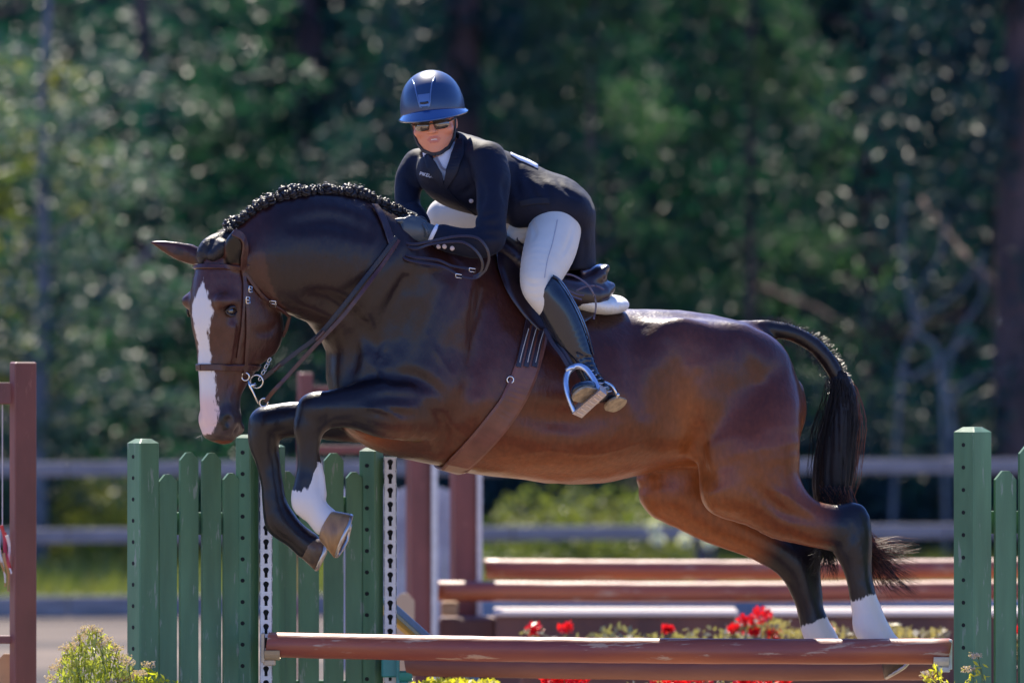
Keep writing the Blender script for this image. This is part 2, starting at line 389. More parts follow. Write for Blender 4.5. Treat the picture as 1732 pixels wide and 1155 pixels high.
gridmesh("hill", -160, 160, 64, 150, 90, 50, lambda x, y: .74 + (y - 64) * .42 + 2.2 * np.sin(x * .11 + y * .07) * np.clip((y - 64) / 20, 0, 1), M_floor)

M_wood = mat("weathered_fence_wood", (0.27, 0.235, 0.23), rough=.7, color2=(.17, .15, .15), nscale=6, stretch=(.3, 3, 3), bump=.4, bscale=30)
M_fpost = mat("dark_fence_post", (0.06, 0.05, 0.05), rough=.8, noise=.3, nscale=12)
fence = empty("rail_fence", (0, 17.2, 0), "weathered grey rail fence across the back of the arena", "fence")
fy = lambda x: 17.2 + x * .18
for k, (x0, x1) in enumerate([(-16.2 + 2.7 * i, -13.5 + 2.7 * i) for i in range(12)]):
    for zc_, hh in ((.905, .088), (.50, .088), (.07, .13)):
        a, b = Vector((x0, fy(x0), zc_)), Vector((x1, fy(x1), zc_)); b2 = MB(); rz = math.atan2(b.y - a.y, b.x - a.x)
        b2.box((a + b) / 2, ((b - a).length - .004, .045, hh), Matrix.Rotation(rz, 3, 'Z'), .008); b2.build("rail", M_wood, fence)
    b2 = MB(); b2.box((x0 + 1.2, fy(x0 + 1.2) + .085, .50), (.11, .11, 1.0), Matrix.Rotation(.18, 3, 'Z'), .012); b2.build("fence_post", M_fpost, fence)

def leaf_mat(name, c, c2, tr=.45, rough=.45):
    mt = mat(name, c, rough=rough, spec=.5, color2=c2, nscale=.9, trans=tr, detail=2); return mt
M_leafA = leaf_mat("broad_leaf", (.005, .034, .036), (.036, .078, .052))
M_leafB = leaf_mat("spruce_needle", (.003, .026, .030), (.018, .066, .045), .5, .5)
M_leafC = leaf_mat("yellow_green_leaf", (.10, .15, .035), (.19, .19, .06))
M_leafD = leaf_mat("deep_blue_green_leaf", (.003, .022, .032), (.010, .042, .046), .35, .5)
M_leafE = leaf_mat("pale_sunny_leaf", (.011, .045, .046), (.10, .13, .105), .38, .5)  # sunlight on the leaves put into a paler colour
M_leafF = leaf_mat("pale_conifer_spray", (.008, .038, .034), (.085, .13, .065), .5, .5)  # bright sunlit foliage patches painted as paler sprays
M_bark = mat("brown_bark", (.085, .048, .048), rough=.9, color2=(.14, .08, .078), nscale=4, stretch=(2, 2, .3), bump=1, bscale=12, bdist=.03)
M_barkg = mat("grey_bark", (.10, .10, .12), rough=.85, color2=(.17, .16, .18), nscale=5, bump=.6, bscale=14, bdist=.02)
def leaf_quads(c, size, aspect, r_, droop=0.0):
    n = len(c); a = r_.normal(size=(n, 3)); a[:, 2] -= droop * 2.5; a /= np.linalg.norm(a, axis=1)[:, None]; b = r_.normal(size=(n, 3)); b -= a * (a * b).sum(1)[:, None]; b /= np.linalg.norm(b, axis=1)[:, None]
    s = size * r_.uniform(.6, 1.35, n)[:, None]; w = s * aspect; k = np.cross(a, b) * s * .18
    v = np.stack([c - a * s, c - b * w + k, c + a * s, c + b * w + k], 1).reshape(-1, 3)
    return v, np.arange(4 * n).reshape(-1, 4)
def crown_mesh(kind, seed, n, size, Rr, Hh, z0, mt):
    r_ = np.random.default_rng(seed)
    if kind == 'broad':
        nc = 85; u = r_.normal(size=(nc, 3)); u /= np.linalg.norm(u, axis=1)[:, None]; rad = r_.uniform(.25, 1, nc) ** .6
        cc = u * rad[:, None] * np.array([Rr, Rr, Hh / 2]) + np.array([0, 0, z0 + Hh / 2]); cs = r_.uniform(.25, .62, nc)
        i = r_.choice(nc, n, p=cs ** 2 / (cs ** 2).sum()); q = r_.normal(size=(n, 3)); q /= np.linalg.norm(q, axis=1)[:, None]
        c = cc[i] + q * (cs[i] * r_.uniform(.35, 1.05, n) ** .5)[:, None] * np.array([1, 1, .75]); v, f = leaf_quads(c, size, .55, r_)
    else:
        nb = int(n / 85); t = r_.uniform(0, 1, nb) ** .8; az = r_.uniform(0, 6.283, nb); ln = Rr * (1 - t * .85) * r_.uniform(.6, 1.1, nb); zb = z0 + Hh * t
        i = r_.integers(0, nb, n); s = r_.uniform(.12, 1, n) ** .75; rr = ln[i] * s; a_ = az[i] + r_.normal(size=n) * .10; hang = r_.uniform(0, 1, n) ** 1.4 * (.18 + .55 * s)
        c = np.stack([np.cos(a_) * rr, np.sin(a_) * rr, zb[i] - .28 * rr ** 1.35 * .6 - hang], 1); c += r_.normal(size=(n, 3)) * .04; v, f = leaf_quads(c, size, .22, r_, .6)
    me = bpy.data.meshes.new("crown"); me.from_pydata(v.tolist(), [], f.tolist()); me.materials.append(mt); me.update(); return me
def trunk_mesh(seed, r0, H_, lean=.0, nl=4, mt=None):
    rg_ = random.Random(seed); b_ = MB(); pts = []; rr = []
    for k in range(10):
        t = k / 9; pts.append((lean * t * H_ + rg_.uniform(-.04, .04), rg_.uniform(-.04, .04), H_ * t - .1 * (k == 0))); rr.append(r0 * (1.25 if k == 0 else 1) * (1 - .75 * t))
    b_.tube(pts, rr, 12)
    for k in range(nl):
        t = rg_.uniform(.15, .9); a = rg_.uniform(0, 6.28); p = Vector((lean * t * H_, 0, H_ * t)); L_ = rg_.uniform(.8, 2.2) * (1.1 - t * .6); d = Vector((math.cos(a), math.sin(a), rg_.uniform(.0, .7)))
        b_.tube([p, p + d * L_ * .5, p + d * L_ + Vector((0, 0, rg_.uniform(-.2, .2)))], [r0 * .32 * (1 - t * .5), r0 * .2 * (1 - t * .5), .012], 7)
    me = bpy.data.meshes.new("trunk"); me.from_pydata(b_.v, [], b_.f); me.materials.append(mt or M_bark); me.polygons.foreach_set("use_smooth", np.ones(len(me.polygons), dtype=bool)); me.update(); return me
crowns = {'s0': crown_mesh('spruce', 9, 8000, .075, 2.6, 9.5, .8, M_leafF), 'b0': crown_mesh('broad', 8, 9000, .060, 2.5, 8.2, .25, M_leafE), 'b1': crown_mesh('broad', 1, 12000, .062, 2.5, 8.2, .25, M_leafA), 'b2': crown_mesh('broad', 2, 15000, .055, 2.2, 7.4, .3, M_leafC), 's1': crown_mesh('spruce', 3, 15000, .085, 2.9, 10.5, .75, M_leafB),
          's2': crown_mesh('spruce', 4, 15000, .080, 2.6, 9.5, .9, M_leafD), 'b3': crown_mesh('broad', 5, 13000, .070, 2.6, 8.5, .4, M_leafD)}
trunks = [trunk_mesh(1, .19, 9.5), trunk_mesh(2, .14, 7.5, .03), trunk_mesh(3, .24, 11, -.01), trunk_mesh(4, .12, 7, .02, 12, M_barkg), trunk_mesh(6, .055, 9.0, .01, 3)]
def tree(px, y, kind, tr, s, label, rz, group="trees behind the arena fence"):
    x = (px - 866) * (CAM_D + y) / (CAM_D * PPM); z = .004 + max(0, min(y, 64) - 27) * .02 + max(0, y - 64) * .42
    r_ = empty("spruce_tree" if kind[0] == 's' else "leafy_tree", (x, y, z), label, "tree", group, rz)
    for nm, me in (("crown", crowns.get(kind)), ("trunk", trunks[tr])):
        if me is None: continue
        o = bpy.data.objects.new(nm, me); col.objects.link(o); o.parent = r_; o.scale = (s, s, s * (.72 if nm == 'crown' and y < 50 else 1.0)); 
    return r_
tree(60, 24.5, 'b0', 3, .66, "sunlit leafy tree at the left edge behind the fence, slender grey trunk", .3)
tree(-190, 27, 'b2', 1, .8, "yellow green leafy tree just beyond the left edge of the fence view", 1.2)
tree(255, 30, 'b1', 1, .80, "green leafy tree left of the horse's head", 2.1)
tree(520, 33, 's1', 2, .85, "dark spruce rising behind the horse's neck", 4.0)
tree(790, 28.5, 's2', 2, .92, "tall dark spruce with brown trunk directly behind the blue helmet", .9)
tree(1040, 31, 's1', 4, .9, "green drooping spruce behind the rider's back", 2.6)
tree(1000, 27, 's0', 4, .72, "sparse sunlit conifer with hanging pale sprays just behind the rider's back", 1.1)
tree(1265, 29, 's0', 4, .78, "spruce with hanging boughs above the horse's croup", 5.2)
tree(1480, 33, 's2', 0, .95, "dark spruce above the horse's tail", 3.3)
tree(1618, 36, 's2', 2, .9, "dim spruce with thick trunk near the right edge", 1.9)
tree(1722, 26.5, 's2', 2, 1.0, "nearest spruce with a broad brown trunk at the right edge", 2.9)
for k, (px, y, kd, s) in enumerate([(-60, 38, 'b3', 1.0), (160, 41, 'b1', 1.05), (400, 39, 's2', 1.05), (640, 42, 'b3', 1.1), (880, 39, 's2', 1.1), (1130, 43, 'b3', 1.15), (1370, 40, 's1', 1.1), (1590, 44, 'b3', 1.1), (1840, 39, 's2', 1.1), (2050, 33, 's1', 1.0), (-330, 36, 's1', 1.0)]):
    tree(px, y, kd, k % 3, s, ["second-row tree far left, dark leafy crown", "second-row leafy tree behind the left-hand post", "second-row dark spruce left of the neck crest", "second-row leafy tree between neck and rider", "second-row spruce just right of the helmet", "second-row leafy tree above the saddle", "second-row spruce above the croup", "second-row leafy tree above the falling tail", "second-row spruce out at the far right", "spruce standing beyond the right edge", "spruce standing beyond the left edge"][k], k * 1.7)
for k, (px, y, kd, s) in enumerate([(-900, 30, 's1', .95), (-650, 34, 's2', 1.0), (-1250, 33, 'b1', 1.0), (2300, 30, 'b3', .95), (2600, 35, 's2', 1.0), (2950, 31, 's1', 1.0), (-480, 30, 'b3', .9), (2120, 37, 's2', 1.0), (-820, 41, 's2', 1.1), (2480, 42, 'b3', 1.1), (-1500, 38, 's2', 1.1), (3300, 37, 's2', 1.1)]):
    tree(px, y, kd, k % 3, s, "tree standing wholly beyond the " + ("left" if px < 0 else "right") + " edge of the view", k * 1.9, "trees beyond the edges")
k = 0
for y, step in ((52, 4.2), (62, 5.0), (74, 6.0)):
    x = -30 - y * .12
    while x < 30 + y * .12:
        px = 866 + x * PPM * CAM_D / (CAM_D + y); o = tree(px, y, ['b3', 's2', 's1'][k % 3], k % 3, 1.35 + .1 * (k % 3), "far backdrop tree, part of the dark wood on the rising ground", k * 2.3, "trees of the far wood"); k += 1; x += step * (.8 + .4 * random.random())
# low bushes along the back of the grass
def bush_mesh(seed, n, size, rx, rz, mt):
    r_ = np.random.default_rng(seed); q = r_.normal(size=(n, 3)); q /= np.linalg.norm(q, axis=1)[:, None]; c = q * r_.uniform(.2, 1, n)[:, None] ** .5 * np.array([rx, rx * .8, rz]); lump = noise3(c, 2.5, seed) ; c *= (.7 + .6 * lump)[:, None]; c[:, 2] = np.abs(c[:, 2]) + .02
    v, f = leaf_quads(c, size, .5, r_); me = bpy.data.meshes.new("foliage"); me.from_pydata(v.tolist(), [], f.tolist()); me.materials.append(mt); me.update(); return me
bm_ = [bush_mesh(1, 3500, .045, 1.0, 1.3, M_leafC), bush_mesh(2, 4500, .05, 1.3, 1.2, M_leafA), bush_mesh(3, 4500, .05, 1.2, 1.5, M_leafD)]
for k, (px, y, q, s, lb) in enumerate([(1055, 19.4, 0, .52, "yellow green bush glowing under the horse's belly"), (175, 25, 0, .55, "yellow green bush between the left stand and the green wing"), (350, 26, 1, .8, "green bush behind the left picket wing"), (60, 27, 1, .8, "green bush low behind the left red post"), (620, 27, 2, .9, "dark bush behind the forelegs"), (1330, 27, 2, .9, "dark bush behind the hind legs"), (1530, 26.5, 2, .8, "dark bush behind the tail"), (820, 27, 2, .9, "dark bush under the girth"), (1720, 27, 2, 1.0, "dark bush low at the right edge"), (-250, 26, 1, 1, "green bush beyond the left edge"), (925, 19.6, 0, .52, "small yellow bush beside the belly line")]):
    x = (px - 866) * (CAM_D + y) / (CAM_D * PPM); o = bpy.data.objects.new("bush", bm_[q]); col.objects.link(o); o.location = (x, y, 0); o.scale = (s, s, s); o.rotation_euler = (0, 0, k * 1.3); tag(o, lb, "bush", "bushes behind the fence")
# white flower heads on the bank
for k, (px, py) in enumerate(((1105, 890), (1112, 912), (1158, 914), (1200, 918))):
    q = np.random.default_rng(k).normal(size=(50, 3)); q /= np.linalg.norm(q, axis=1)[:, None]; pf = P(px, py, 16.2); v, f = leaf_quads(pf + q * .026, .022, .8, np.random.default_rng(k)); fr_ = empty("white_flower", (pf[0], 16.2, 0), "white flower head catching the sun behind the far hind leg", "flower", "white flower heads behind the far hind leg"); link_mesh("flower_head", v, f, mat("white_petal", (.75, .75, .7), rough=.6, trans=.3), fr_); b_ = MB(); b_.tube([(pf[0], 16.2, 0), tuple(pf)], .006, 5); b_.build("stem", M_leafC, fr_)
# grass
r_ = np.random.default_rng(9); n = 40000; c = np.stack([r_.uniform(-15, 15, n), 18.5 + 8.5 * r_.uniform(0, 1, n) ** 1.2, np.zeros(n)], 1); h_ = r_.uniform(.06, .22, n); d_ = r_.normal(size=(n, 2)) * .03; w_ = r_.uniform(-1, 1, (n, 2)); w_ = w_ / np.linalg.norm(w_, axis=1)[:, None] * .008
v = np.stack([c + np.c_[w_, np.zeros(n)], c - np.c_[w_, np.zeros(n)], c + np.c_[d_, h_]], 1).reshape(-1, 3)
tag(link_mesh("grass", v, np.arange(3 * n).reshape(-1, 3), leaf_mat("grass_blade", (.075, .115, .025), (.15, .16, .05), .4)), "yellow green grass growing beyond the rail fence", "grass", kind="stuff")
# bare arching branches of a shrub, right
br = empty("bare_shrub", P(1600, 800, 22), "bare shrub with pale arching branches at the right before the dark wood", "shrub")
for pts in ([(1505, 960), (1520, 690), (1528, 610), (1560, 540), (1625, 490), (1668, 425)], [(1640, 940), (1612, 720), (1600, 640), (1625, 560), (1662, 500), (1660, 430)], [(1620, 950), (1608, 700), (1650, 640), (1700, 628), (1740, 600)], [(1600, 950), (1590, 620), (1552, 560), (1532, 470), (1525, 400), (1530, 300)], [(1528, 610), (1540, 640), (1600, 600), (1650, 560)], [(1560, 540), (1548, 500), (1590, 430), (1600, 360)]):
    y = 24.5 + random.uniform(0, 1.5); c = cr([(a, b, y) for a, b in pts], 6); b_ = MB(); b_.tube([P(*q) for q in c], [m(4.2 - 2.6 * i / len(c), y) for i in range(len(c))], 7); b_.build("branch", M_barkg, br, True)
# ================================================================== THE JUMP AND THE OTHER STANDS
M_green = mat("green_paint", (0.072, 0.160, 0.084), rough=.55, spec=.35, noise=.22, nscale=9, stretch=(1.6, 1.6, .25), bump=.4, bscale=26, bdist=.003, detail=8, wear=((.17, .22, .17), .60, 18, (2, 2, .35)))
M_hole = mat("dark_drilled_hole", (.004, .006, .006), rough=.9)
M_track = mat("zinc_track", (.50, .50, .50), rough=.45, metal=.35, noise=.12, nscale=30, bump=.1, bscale=60)
M_red = mat("red_brown_paint", (0.155, 0.045, 0.035), rough=.55, wear=((.26, .10, .07), .64, 12, (2, 2, .5)), noise=.25, nscale=8, stretch=(1, 1, .4), bump=.3, bscale=30, detail=6)
M_pole = mat("worn_red_brown_pole", (0.36, 0.095, 0.034), rough=.42, spec=.45, color2=(.22, .050, .034), nscale=4.0, detail=8, stretch=(.35, 2, 2), wear=((.42, .25, .16), .59, 10, (.4, 3, 3)), bump=.35, bscale=40, bdist=.003, rvar=.1)
M_bare = mat("bare_brown_pole", (0.24, 0.10, 0.065), rough=.6, color2=(.17, .06, .04), nscale=4, stretch=(.4, 2, 2), bump=.5, bscale=40, bdist=.003)
M_scuff = mat("scuffed_bare_wood", (.50, .42, .36), rough=.8)
M_tan = mat("tan_painted_wood", (.42, .25, .12), rough=.6, noise=.15, nscale=10)
M_blue = mat("blue_painted_wood", (.05, .12, .24), rough=.5, noise=.15, nscale=8)
M_teal = mat("teal_plastic", (.03, .22, .21), rough=.4)
def ctr(px, y): return (px - 866) * (CAM_D + y) / (CAM_D * PPM)
def zz(py, y): return CAM_H - (py - 577.5) * (CAM_D + y) / (CAM_D * PPM)
def post(par, px, y, top, wl, wr, mt, holes=True, name="post", cham=.18, hole_dy=36, hole0=30):
    s = m(math.hypot(wl, wr), y); th = math.atan2(wl, wr); H_ = zz(top, y); x = ctr(px, y); c = s * cham; Rm = Matrix.Rotation(th, 3, 'Z')
    prof = [(s / 2 * .985, 0), (s / 2, .01), (s / 2, H_ - c), (s / 2 - c * 1.3, H_)]; b_ = MB(); rings = []
    bv_ = .004
    for hw, z in prof:
        ring = []
        for sx, sy in ((-1, -1), (1, -1), (1, 1), (-1, 1)):
            for k in (0, 1):
                a = (hw - bv_) if k == (0 if sx * sy > 0 else 1) else hw; b2 = hw if a != hw else hw - bv_; ring.append((sx * (hw if k == (1 if sx * sy > 0 else 0) else hw - bv_), sy * (hw if k == (0 if sx * sy > 0 else 1) else hw - bv_), z))
        rings.append(ring)
    vs = [v for r_ in rings for v in r_]; n = 8
    # order each ring by angle
    vs = []; 
    for ring in rings: vs += sorted(ring, key=lambda p: math.atan2(p[1], p[0]))
    fs = [(i * n + k, i * n + (k + 1) % n, (i + 1) * n + (k + 1) % n, (i + 1) * n + k) for i in range(len(rings) - 1) for k in range(n)] + [tuple(range(n))[::-1], tuple((len(rings) - 1) * n + k for k in range(n))]
    vs = [tuple((Rm @ Vector(v)) + Vector((x, y, 0))) for v in vs]; o = link_mesh(name, vs, fs, mt, par)
    if holes:
        b_ = MB(); nL = Rm @ Vector((-1, 0, 0)); tL = Rm @ Vector((0, 1, 0)); k = 0; z = H_ - m(hole0, y)
        while z > .05:
            c0 = Vector((x, y, z)) + nL * (s / 2 + .0006); pts = [c0 + tL * math.cos(a) * m(4.2, y) + Vector((0, 0, 1)) * math.sin(a) * m(3.6, y) for a in [2 * math.pi * i / 10 for i in range(10)]]
            b_.add(pts, [tuple(range(10))]); z -= m(hole_dy, y)
        h = b_.build("drilled_holes", M_hole, o); h["kind"] = "stuff"
    return o
def picket(par, px, y, top, w, yaw, mt, th=.014, ear=.34, name="picket", z0=.06):
    H_ = zz(top, y); W = m(w, y); x = ctr(px, y); e = W * ear; b = .002
    poly = [(-W / 2, z0), (W / 2, z0), (W / 2, H_ - e * 1.1), (W / 2 - e, H_), (-W / 2 + e, H_), (-W / 2, H_ - e * 1.1)]
    b_ = MB(); b_.prism(poly, -th / 2, th / 2); ca, sa = math.cos(yaw), math.sin(yaw)
    b_.v = [(x + v[0] * ca - v[1] * sa, y + v[0] * sa + v[1] * ca, v[2]) for v in b_.v]; return b_.build(name, mt, par)
def beam(par, a, b, w, h, mt, name="cross_rail", bev=.003):
    a, b = Vector(a), Vector(b); d = b - a; b_ = MB(); rz = math.atan2(d.y, d.x); ry = -math.atan2(d.z, math.hypot(d.x, d.y))
    b_.box((a + b) / 2, (d.length, w, h), Matrix.Rotation(rz, 3, 'Z') @ Matrix.Rotation(ry, 3, 'Y'), bev); return b_.build(name, mt, par)
def track(par, px, y, top, w, bottom_z=.05):
    W = m(w, y); pitch = m(23.8, y); x = ctr(px, y); H_ = zz(top, y); b_ = MB(); n = 20; z = H_; K = []
    while z - pitch > bottom_z:
        cz = z - pitch / 2; inner = []; outer = []
        for k in range(n):
            a = 2 * math.pi * k / n; c_, s_ = math.cos(a), math.sin(a); rr = m(5.0, y)
            ix, iz = c_ * rr, s_ * rr + m(3.4, y)
            if s_ < -.3: iz = m(3.4, y) - m(5, y) - m(7.5, y) * min(1, (-s_ - .3) / .5); ix = math.copysign(min(abs(c_) * rr, m(2.6, y)), c_)
            inner.append((x + ix, cz + iz)); sc_ = 1 / max(abs(c_) / (W / 2), abs(s_) / (pitch / 2)); outer.append((x + c_ * sc_, cz + s_ * sc_))
        b0 = len(b_.v)
        for q in (outer, inner):
            for px_, pz_ in q: b_.v.append((px_, y, pz_))
        for px_, pz_ in inner: b_.v.append((px_, y + .004, pz_))
        for k in range(n):
            k2 = (k + 1) % n; b_.f.append((b0 + k, b0 + k2, b0 + n + k2, b0 + n + k)); b_.f.append((b0 + n + k, b0 + n + k2, b0 + 2 * n + k2, b0 + 2 * n + k))
        z -= pitch
    for s_ in (-1, 1): b_.box((x + s_ * (W / 2 - .001), y + .006, (H_ + z) / 2), (.002, .012, H_ - z))
    o = b_.build("keyhole_track", M_track, par); b_ = MB(); b_.box((x, y + .0125, (H_ + z) / 2), (W * .9, .003, H_ - z)); b_.build("track_backing", M_hole, o); return o
# near left wing
w1 = empty("picket_wing", (ctr(330, .12), .12, 0), "green picket wing left of the forelegs, nearest left stand with hole-drilled posts", "jump wing", "green picket wings of the jump")
post(w1, 242, .02, 742, 24, 32, M_green); yw = math.atan2(24, 32)
for px, top, w in ((283, 802, 33), (319, 765, 34), (357, 766, 35), (390, 800, 28)): picket(w1, px, .02 + (px - 242) * .0009 - .012, top, w, .52, M_green)
for z_ in (885, 1180): beam(w1, P(245, z_, .055), P(425, z_, .195), .03, m(38), M_green)
post(w1, 418, .17, 735, 26, 14, M_green, hole_dy=36); track(w1, 450, .13, 765, 21)
b_ = MB(); b_.box((ctr(450, .155), .167, zz(765, .13) / 2), (m(20), .030, zz(765, .13))); b_.build("track_post", M_green, w1)
# second wing behind the forelegs
w2 = empty("picket_wing", (ctr(560, .75), .75, 0), "green picket wing behind the horse's forelegs, with keyhole track on its right post", "jump wing", "green picket wings of the jump")
for px, top, w in ((484, 797, 34), (522, 766, 35), (564, 766, 34), (598, 798, 27)): picket(w2, px, .62 + (px - 480) * .0006, top, w, .35, M_green)
for z_ in (860, 1170): beam(w2, P(468, z_, .655), P(618, z_, .74), .03, m(42), M_green)
post(w2, 628, .72, 757, 28, 14, M_green, hole_dy=36); track(w2, 660, .70, 773, 21)
b_ = MB(); b_.box((ctr(660, .73), .742, zz(773, .73) / 2), (m(22), .04, zz(773, .73))); b_.build("track_post", M_green, w2)
post(w2, 470, .60, 752, 16, 10, M_green, False)
# right wing
w3 = empty("picket_wing", (ctr(1690, -.25), -.25, 0), "green picket wing at the right edge, its square post beside the front pole's end", "jump wing", "green picket wings of the jump")
post(w3, 1645, -.30, 722, 33, 33, M_green, hole_dy=38); picket(w3, 1700, -.26, 796, 40, .42, M_green); picket(w3, 1741, -.24, 752, 40, .42, M_green); picket(w3, 1783, -.22, 752, 40, .42, M_green); picket(w3, 1825, -.20, 796, 40, .42, M_green)
for z_ in (883, 1180): beam(w3, P(1655, z_, -.235), P(1860, z_, -.12), .03, m(38), M_green)
post(w3, 1872, -.15, 730, 30, 20, M_green)
def pole(a, b, r, mt, label, group="poles of the jumps", scuffs=(), name="jump_pole", seed=0):
    a, b = Vector(a), Vector(b); N = 40; rg_ = random.Random(seed); pts = [a.lerp(b, i / N) + Vector((0, 0, -.008 * math.sin(math.pi * i / N) + rg_.uniform(-.0007, .0007))) for i in range(N + 1)]
    rr = [r * rg_.uniform(.985, 1.01) for _ in pts]; rr = [rr[0] * .9] + rr + [rr[-1] * .9]; d = (b - a).normalized(); pts = [a - d * .004] + pts + [b + d * .004]
    b_ = MB(); b_.tube(pts, rr, 20); o = b_.build(name, mt, None, True); tag(o, label, "pole", group)
    e = o.modifiers.new("edges", 'EDGE_SPLIT'); e.split_angle = R(50)
    return o
pole(P(455, 1090, .06), P(1606, 1101, -.22), m(21.5), M_pole, "nearest red brown pole, hanging low across the front of the jump", seed=1)
pole(P(690, 1123, .62), P(1590, 1130, .25), m(20), M_bare, "duller brown pole just below and behind the nearest pole", seed=2)
def cup(par, px, py, y, mt, w=30, dirn=1, name="jump_cup"):
    b_ = MB(); n = 9; c = Vector(P(px, py, y)); r0 = m(24); t = .004; L_ = m(w); vs = []
    for k in range(n):
        a = R(200 + 140 * k / (n - 1)); 
        for rr in (r0, r0 + t):
            for s_ in (0, 1): vs.append(c + Vector((s_ * L_ * dirn, math.cos(a) * rr, math.sin(a) * rr)))
    fs = []
    for k in range(n - 1):
        a = k * 4; b2 = a + 4; fs += [(a, a + 1, b2 + 1, b2), (a + 2, b2 + 2, b2 + 3, a + 3), (a, b2, b2 + 2, a + 2), (a + 1, a + 3, b2 + 3, b2 + 1)]
    b_.add(vs, fs); b_.box(c + Vector((-.006 * dirn, 0, -.01)), (.012, .05, m(50)), None, .002); b_.box(c + Vector((L_ * .3 * dirn, 0, -r0 - .012)), (L_ * .8, .03, .02), None, .003)
    return b_.build(name, mt, par)
cup(w1, 448, 1090, .06, mat("brass_cup", (.42, .33, .22), rough=.45, metal=.4), 26)
cup(w2, 676, 1127, .64, M_teal, 22); cup(w3, 1604, 1101, -.22, M_track, 26, -1)
b_ = MB(); b_.box(P(660, 1128, .66), (m(30), .05, m(34)), None, .006); b_.build("cup_block", M_teal, w2)

# red brown stand at the left edge
ls = empty("red_stand", (ctr(30, .9), .9, 0), "red brown wooden frame stand cut off by the left edge of the view", "jump stand")
post(ls, 39, .9, 612, 12, 36, M_red, False, cham=.06); beam(ls, P(-190, 664, .93), P(22, 665, .93), .045, m(38), M_red, "top_rail"); beam(ls, P(-190, 1081, .93), P(26, 1081, .93), .045, m(14), M_red, "lower_rail"); post(ls, -200, .9, 612, 12, 36, M_red, False, cham=.06)
tp_ = empty("tan_picket_panel", (ctr(-20, 1.0), 1.05, 0), "tan picket panel low behind the left red stand", "picket panel")
for px in (12, -30, -72): picket(tp_, px, 1.05, 1105, 34, 0, M_tan)
beam(tp_, P(-95, 1150, 1.075), P(32, 1150, 1.075), .02, m(20), M_tan)
# ribbons hanging in the frame
rb_ = empty("ribbon_bunch", P(8, 880, .92), "red, white and tan ribbons hanging inside the left red frame", "ribbons")
M_rr = mat("red_ribbon", (.45, .03, .04), rough=.4); M_rw = mat("white_ribbon", (.6, .55, .55), rough=.5); M_rt = mat("tan_ribbon", (.35, .18, .07), rough=.5)
for k, (x0, x1, t0, t1, mt) in enumerate(((2, 14, 888, 960, M_rr), (6, 18, 900, 968, M_rr), (-4, 8, 895, 985, M_rw), (0, 10, 930, 992, M_rt), (8, 16, 935, 1000, M_rt), (-12, -2, 890, 980, M_rr), (12, 19, 905, 970, M_rw))):
    pp = [Vector(P(x0 + (x1 - x0) * t + 2 * math.sin(t * 7 + k), t0 + (t1 - t0) * t, .90 + .01 * math.sin(t * 5 + k))) for t in [i / 10 for i in range(11)]]; b_ = MB(); b_.ribbon(pp, [Vector((.3 * math.sin(k), -1, 0))] * 11, [m(6) * (1 - .5 * i / 10) for i in range(11)], .002); b_.build("ribbon", mt, rb_)
b_ = MB(); b_.tube([P(4, 684, .93), P(4, 890, .92)], .002, 5); b_.build("cord", M_rw, rb_)
# middle jump, out of focus
YM = 6.0
def rstand(pxs, y, top, label, tracks=True):
    s_ = empty("red_stand", (ctr(pxs[0], y), y, 0), label, "jump stand", "red brown stands of the middle jump")
    for i, px in enumerate(pxs): post(s_, px, y + .15 * i, top, 8, 36 if len(pxs) > 1 else 20, M_red, False, cham=.08)
    return s_
sA = rstand((709,), YM, 640, "red brown upright under the forelegs' elbow, left of the pair"); post(sA, 709, YM - .01, 640, 10, 37, M_red, False); beam(sA, P(735, 645, YM - .06), P(735, 1215, YM - .06), .03, .028, M_track, "zinc_strip")
sB = rstand((785,), YM + .5, 640, "red brown upright below the girth, right of the pair"); post(sB, 785, YM + .49, 640, 10, 40, M_red, False); beam(sB, P(811, 645, YM + .44), P(811, 1215, YM + .44), .03, .024, M_track, "zinc_strip")
sC = rstand((516,), YM + .3, 630, "red brown post with its top showing between head and knees"); beam(sC, P(527, 659, YM + .35), P(690, 661, YM + .35), .04, .035, M_red, "top_rail"); beam(sC, P(527, 760, YM + .35), P(690, 760, YM + .35), .04, .035, M_red, "lower_rail")
for a, b, c_, d_, y, mt, lb in ((822, 962, 1760, 960, YM + .6, M_pole, "uppermost blurred red brown pole of the middle jump"), (742, 999, 1760, 997, YM + .1, M_pole, "second blurred red brown pole of the middle jump, starting further left")):
    pole(P(a, b, y), P(c_, d_, y), .045, mt, lb, seed=int(a))
def slab(x0, x1, t, b, y, d, mt, label, cat, name, grp=None):
    b_ = MB(); X0, X1 = ctr(x0, y), ctr(x1, y); Z0, Z1 = zz(b, y), zz(t, y); b_.box(((X0 + X1) / 2, y + d / 2, (Z0 + Z1) / 2), (X1 - X0, d, Z1 - Z0), None, .01); return tag(b_.build(name, mt, None), label, cat, grp)
M_dbox = mat("dark_brown_box", (.07, .030, .026), rough=.7, color2=(.13, .05, .035), nscale=2, stretch=(3, 1, 1))
slab(815, 1760, 1014, 1046, YM + 1.6, .05, M_blue, "blue plank hanging below the blurred poles", "plank", "jump_plank")
for k, (x0, x1) in enumerate(((838, 1244), (1300, 1760))):
    bx_ = slab(x0, x1, 1040, 1225, YM - .15, .42, M_dbox, ["dark brown box wall with sunlit top under the left part of the middle jump", "dark brown box wall with sunlit top under the right part of the middle jump"][k], "box wall", "box_wall", "box walls of the middle jump")
    tb = MB(); X0, X1 = ctr(x0 - 3, YM), ctr(x1 + 3, YM); tb.box(((X0 + X1) / 2, YM + .06, zz(1040, YM) + .013), (X1 - X0, .46, .022), None, .004); tb.build("cap_board", mat("pale_cap_board", (.50, .42, .38), rough=.7), bx_)  # pale strip: sunlight on the box top put into the colour
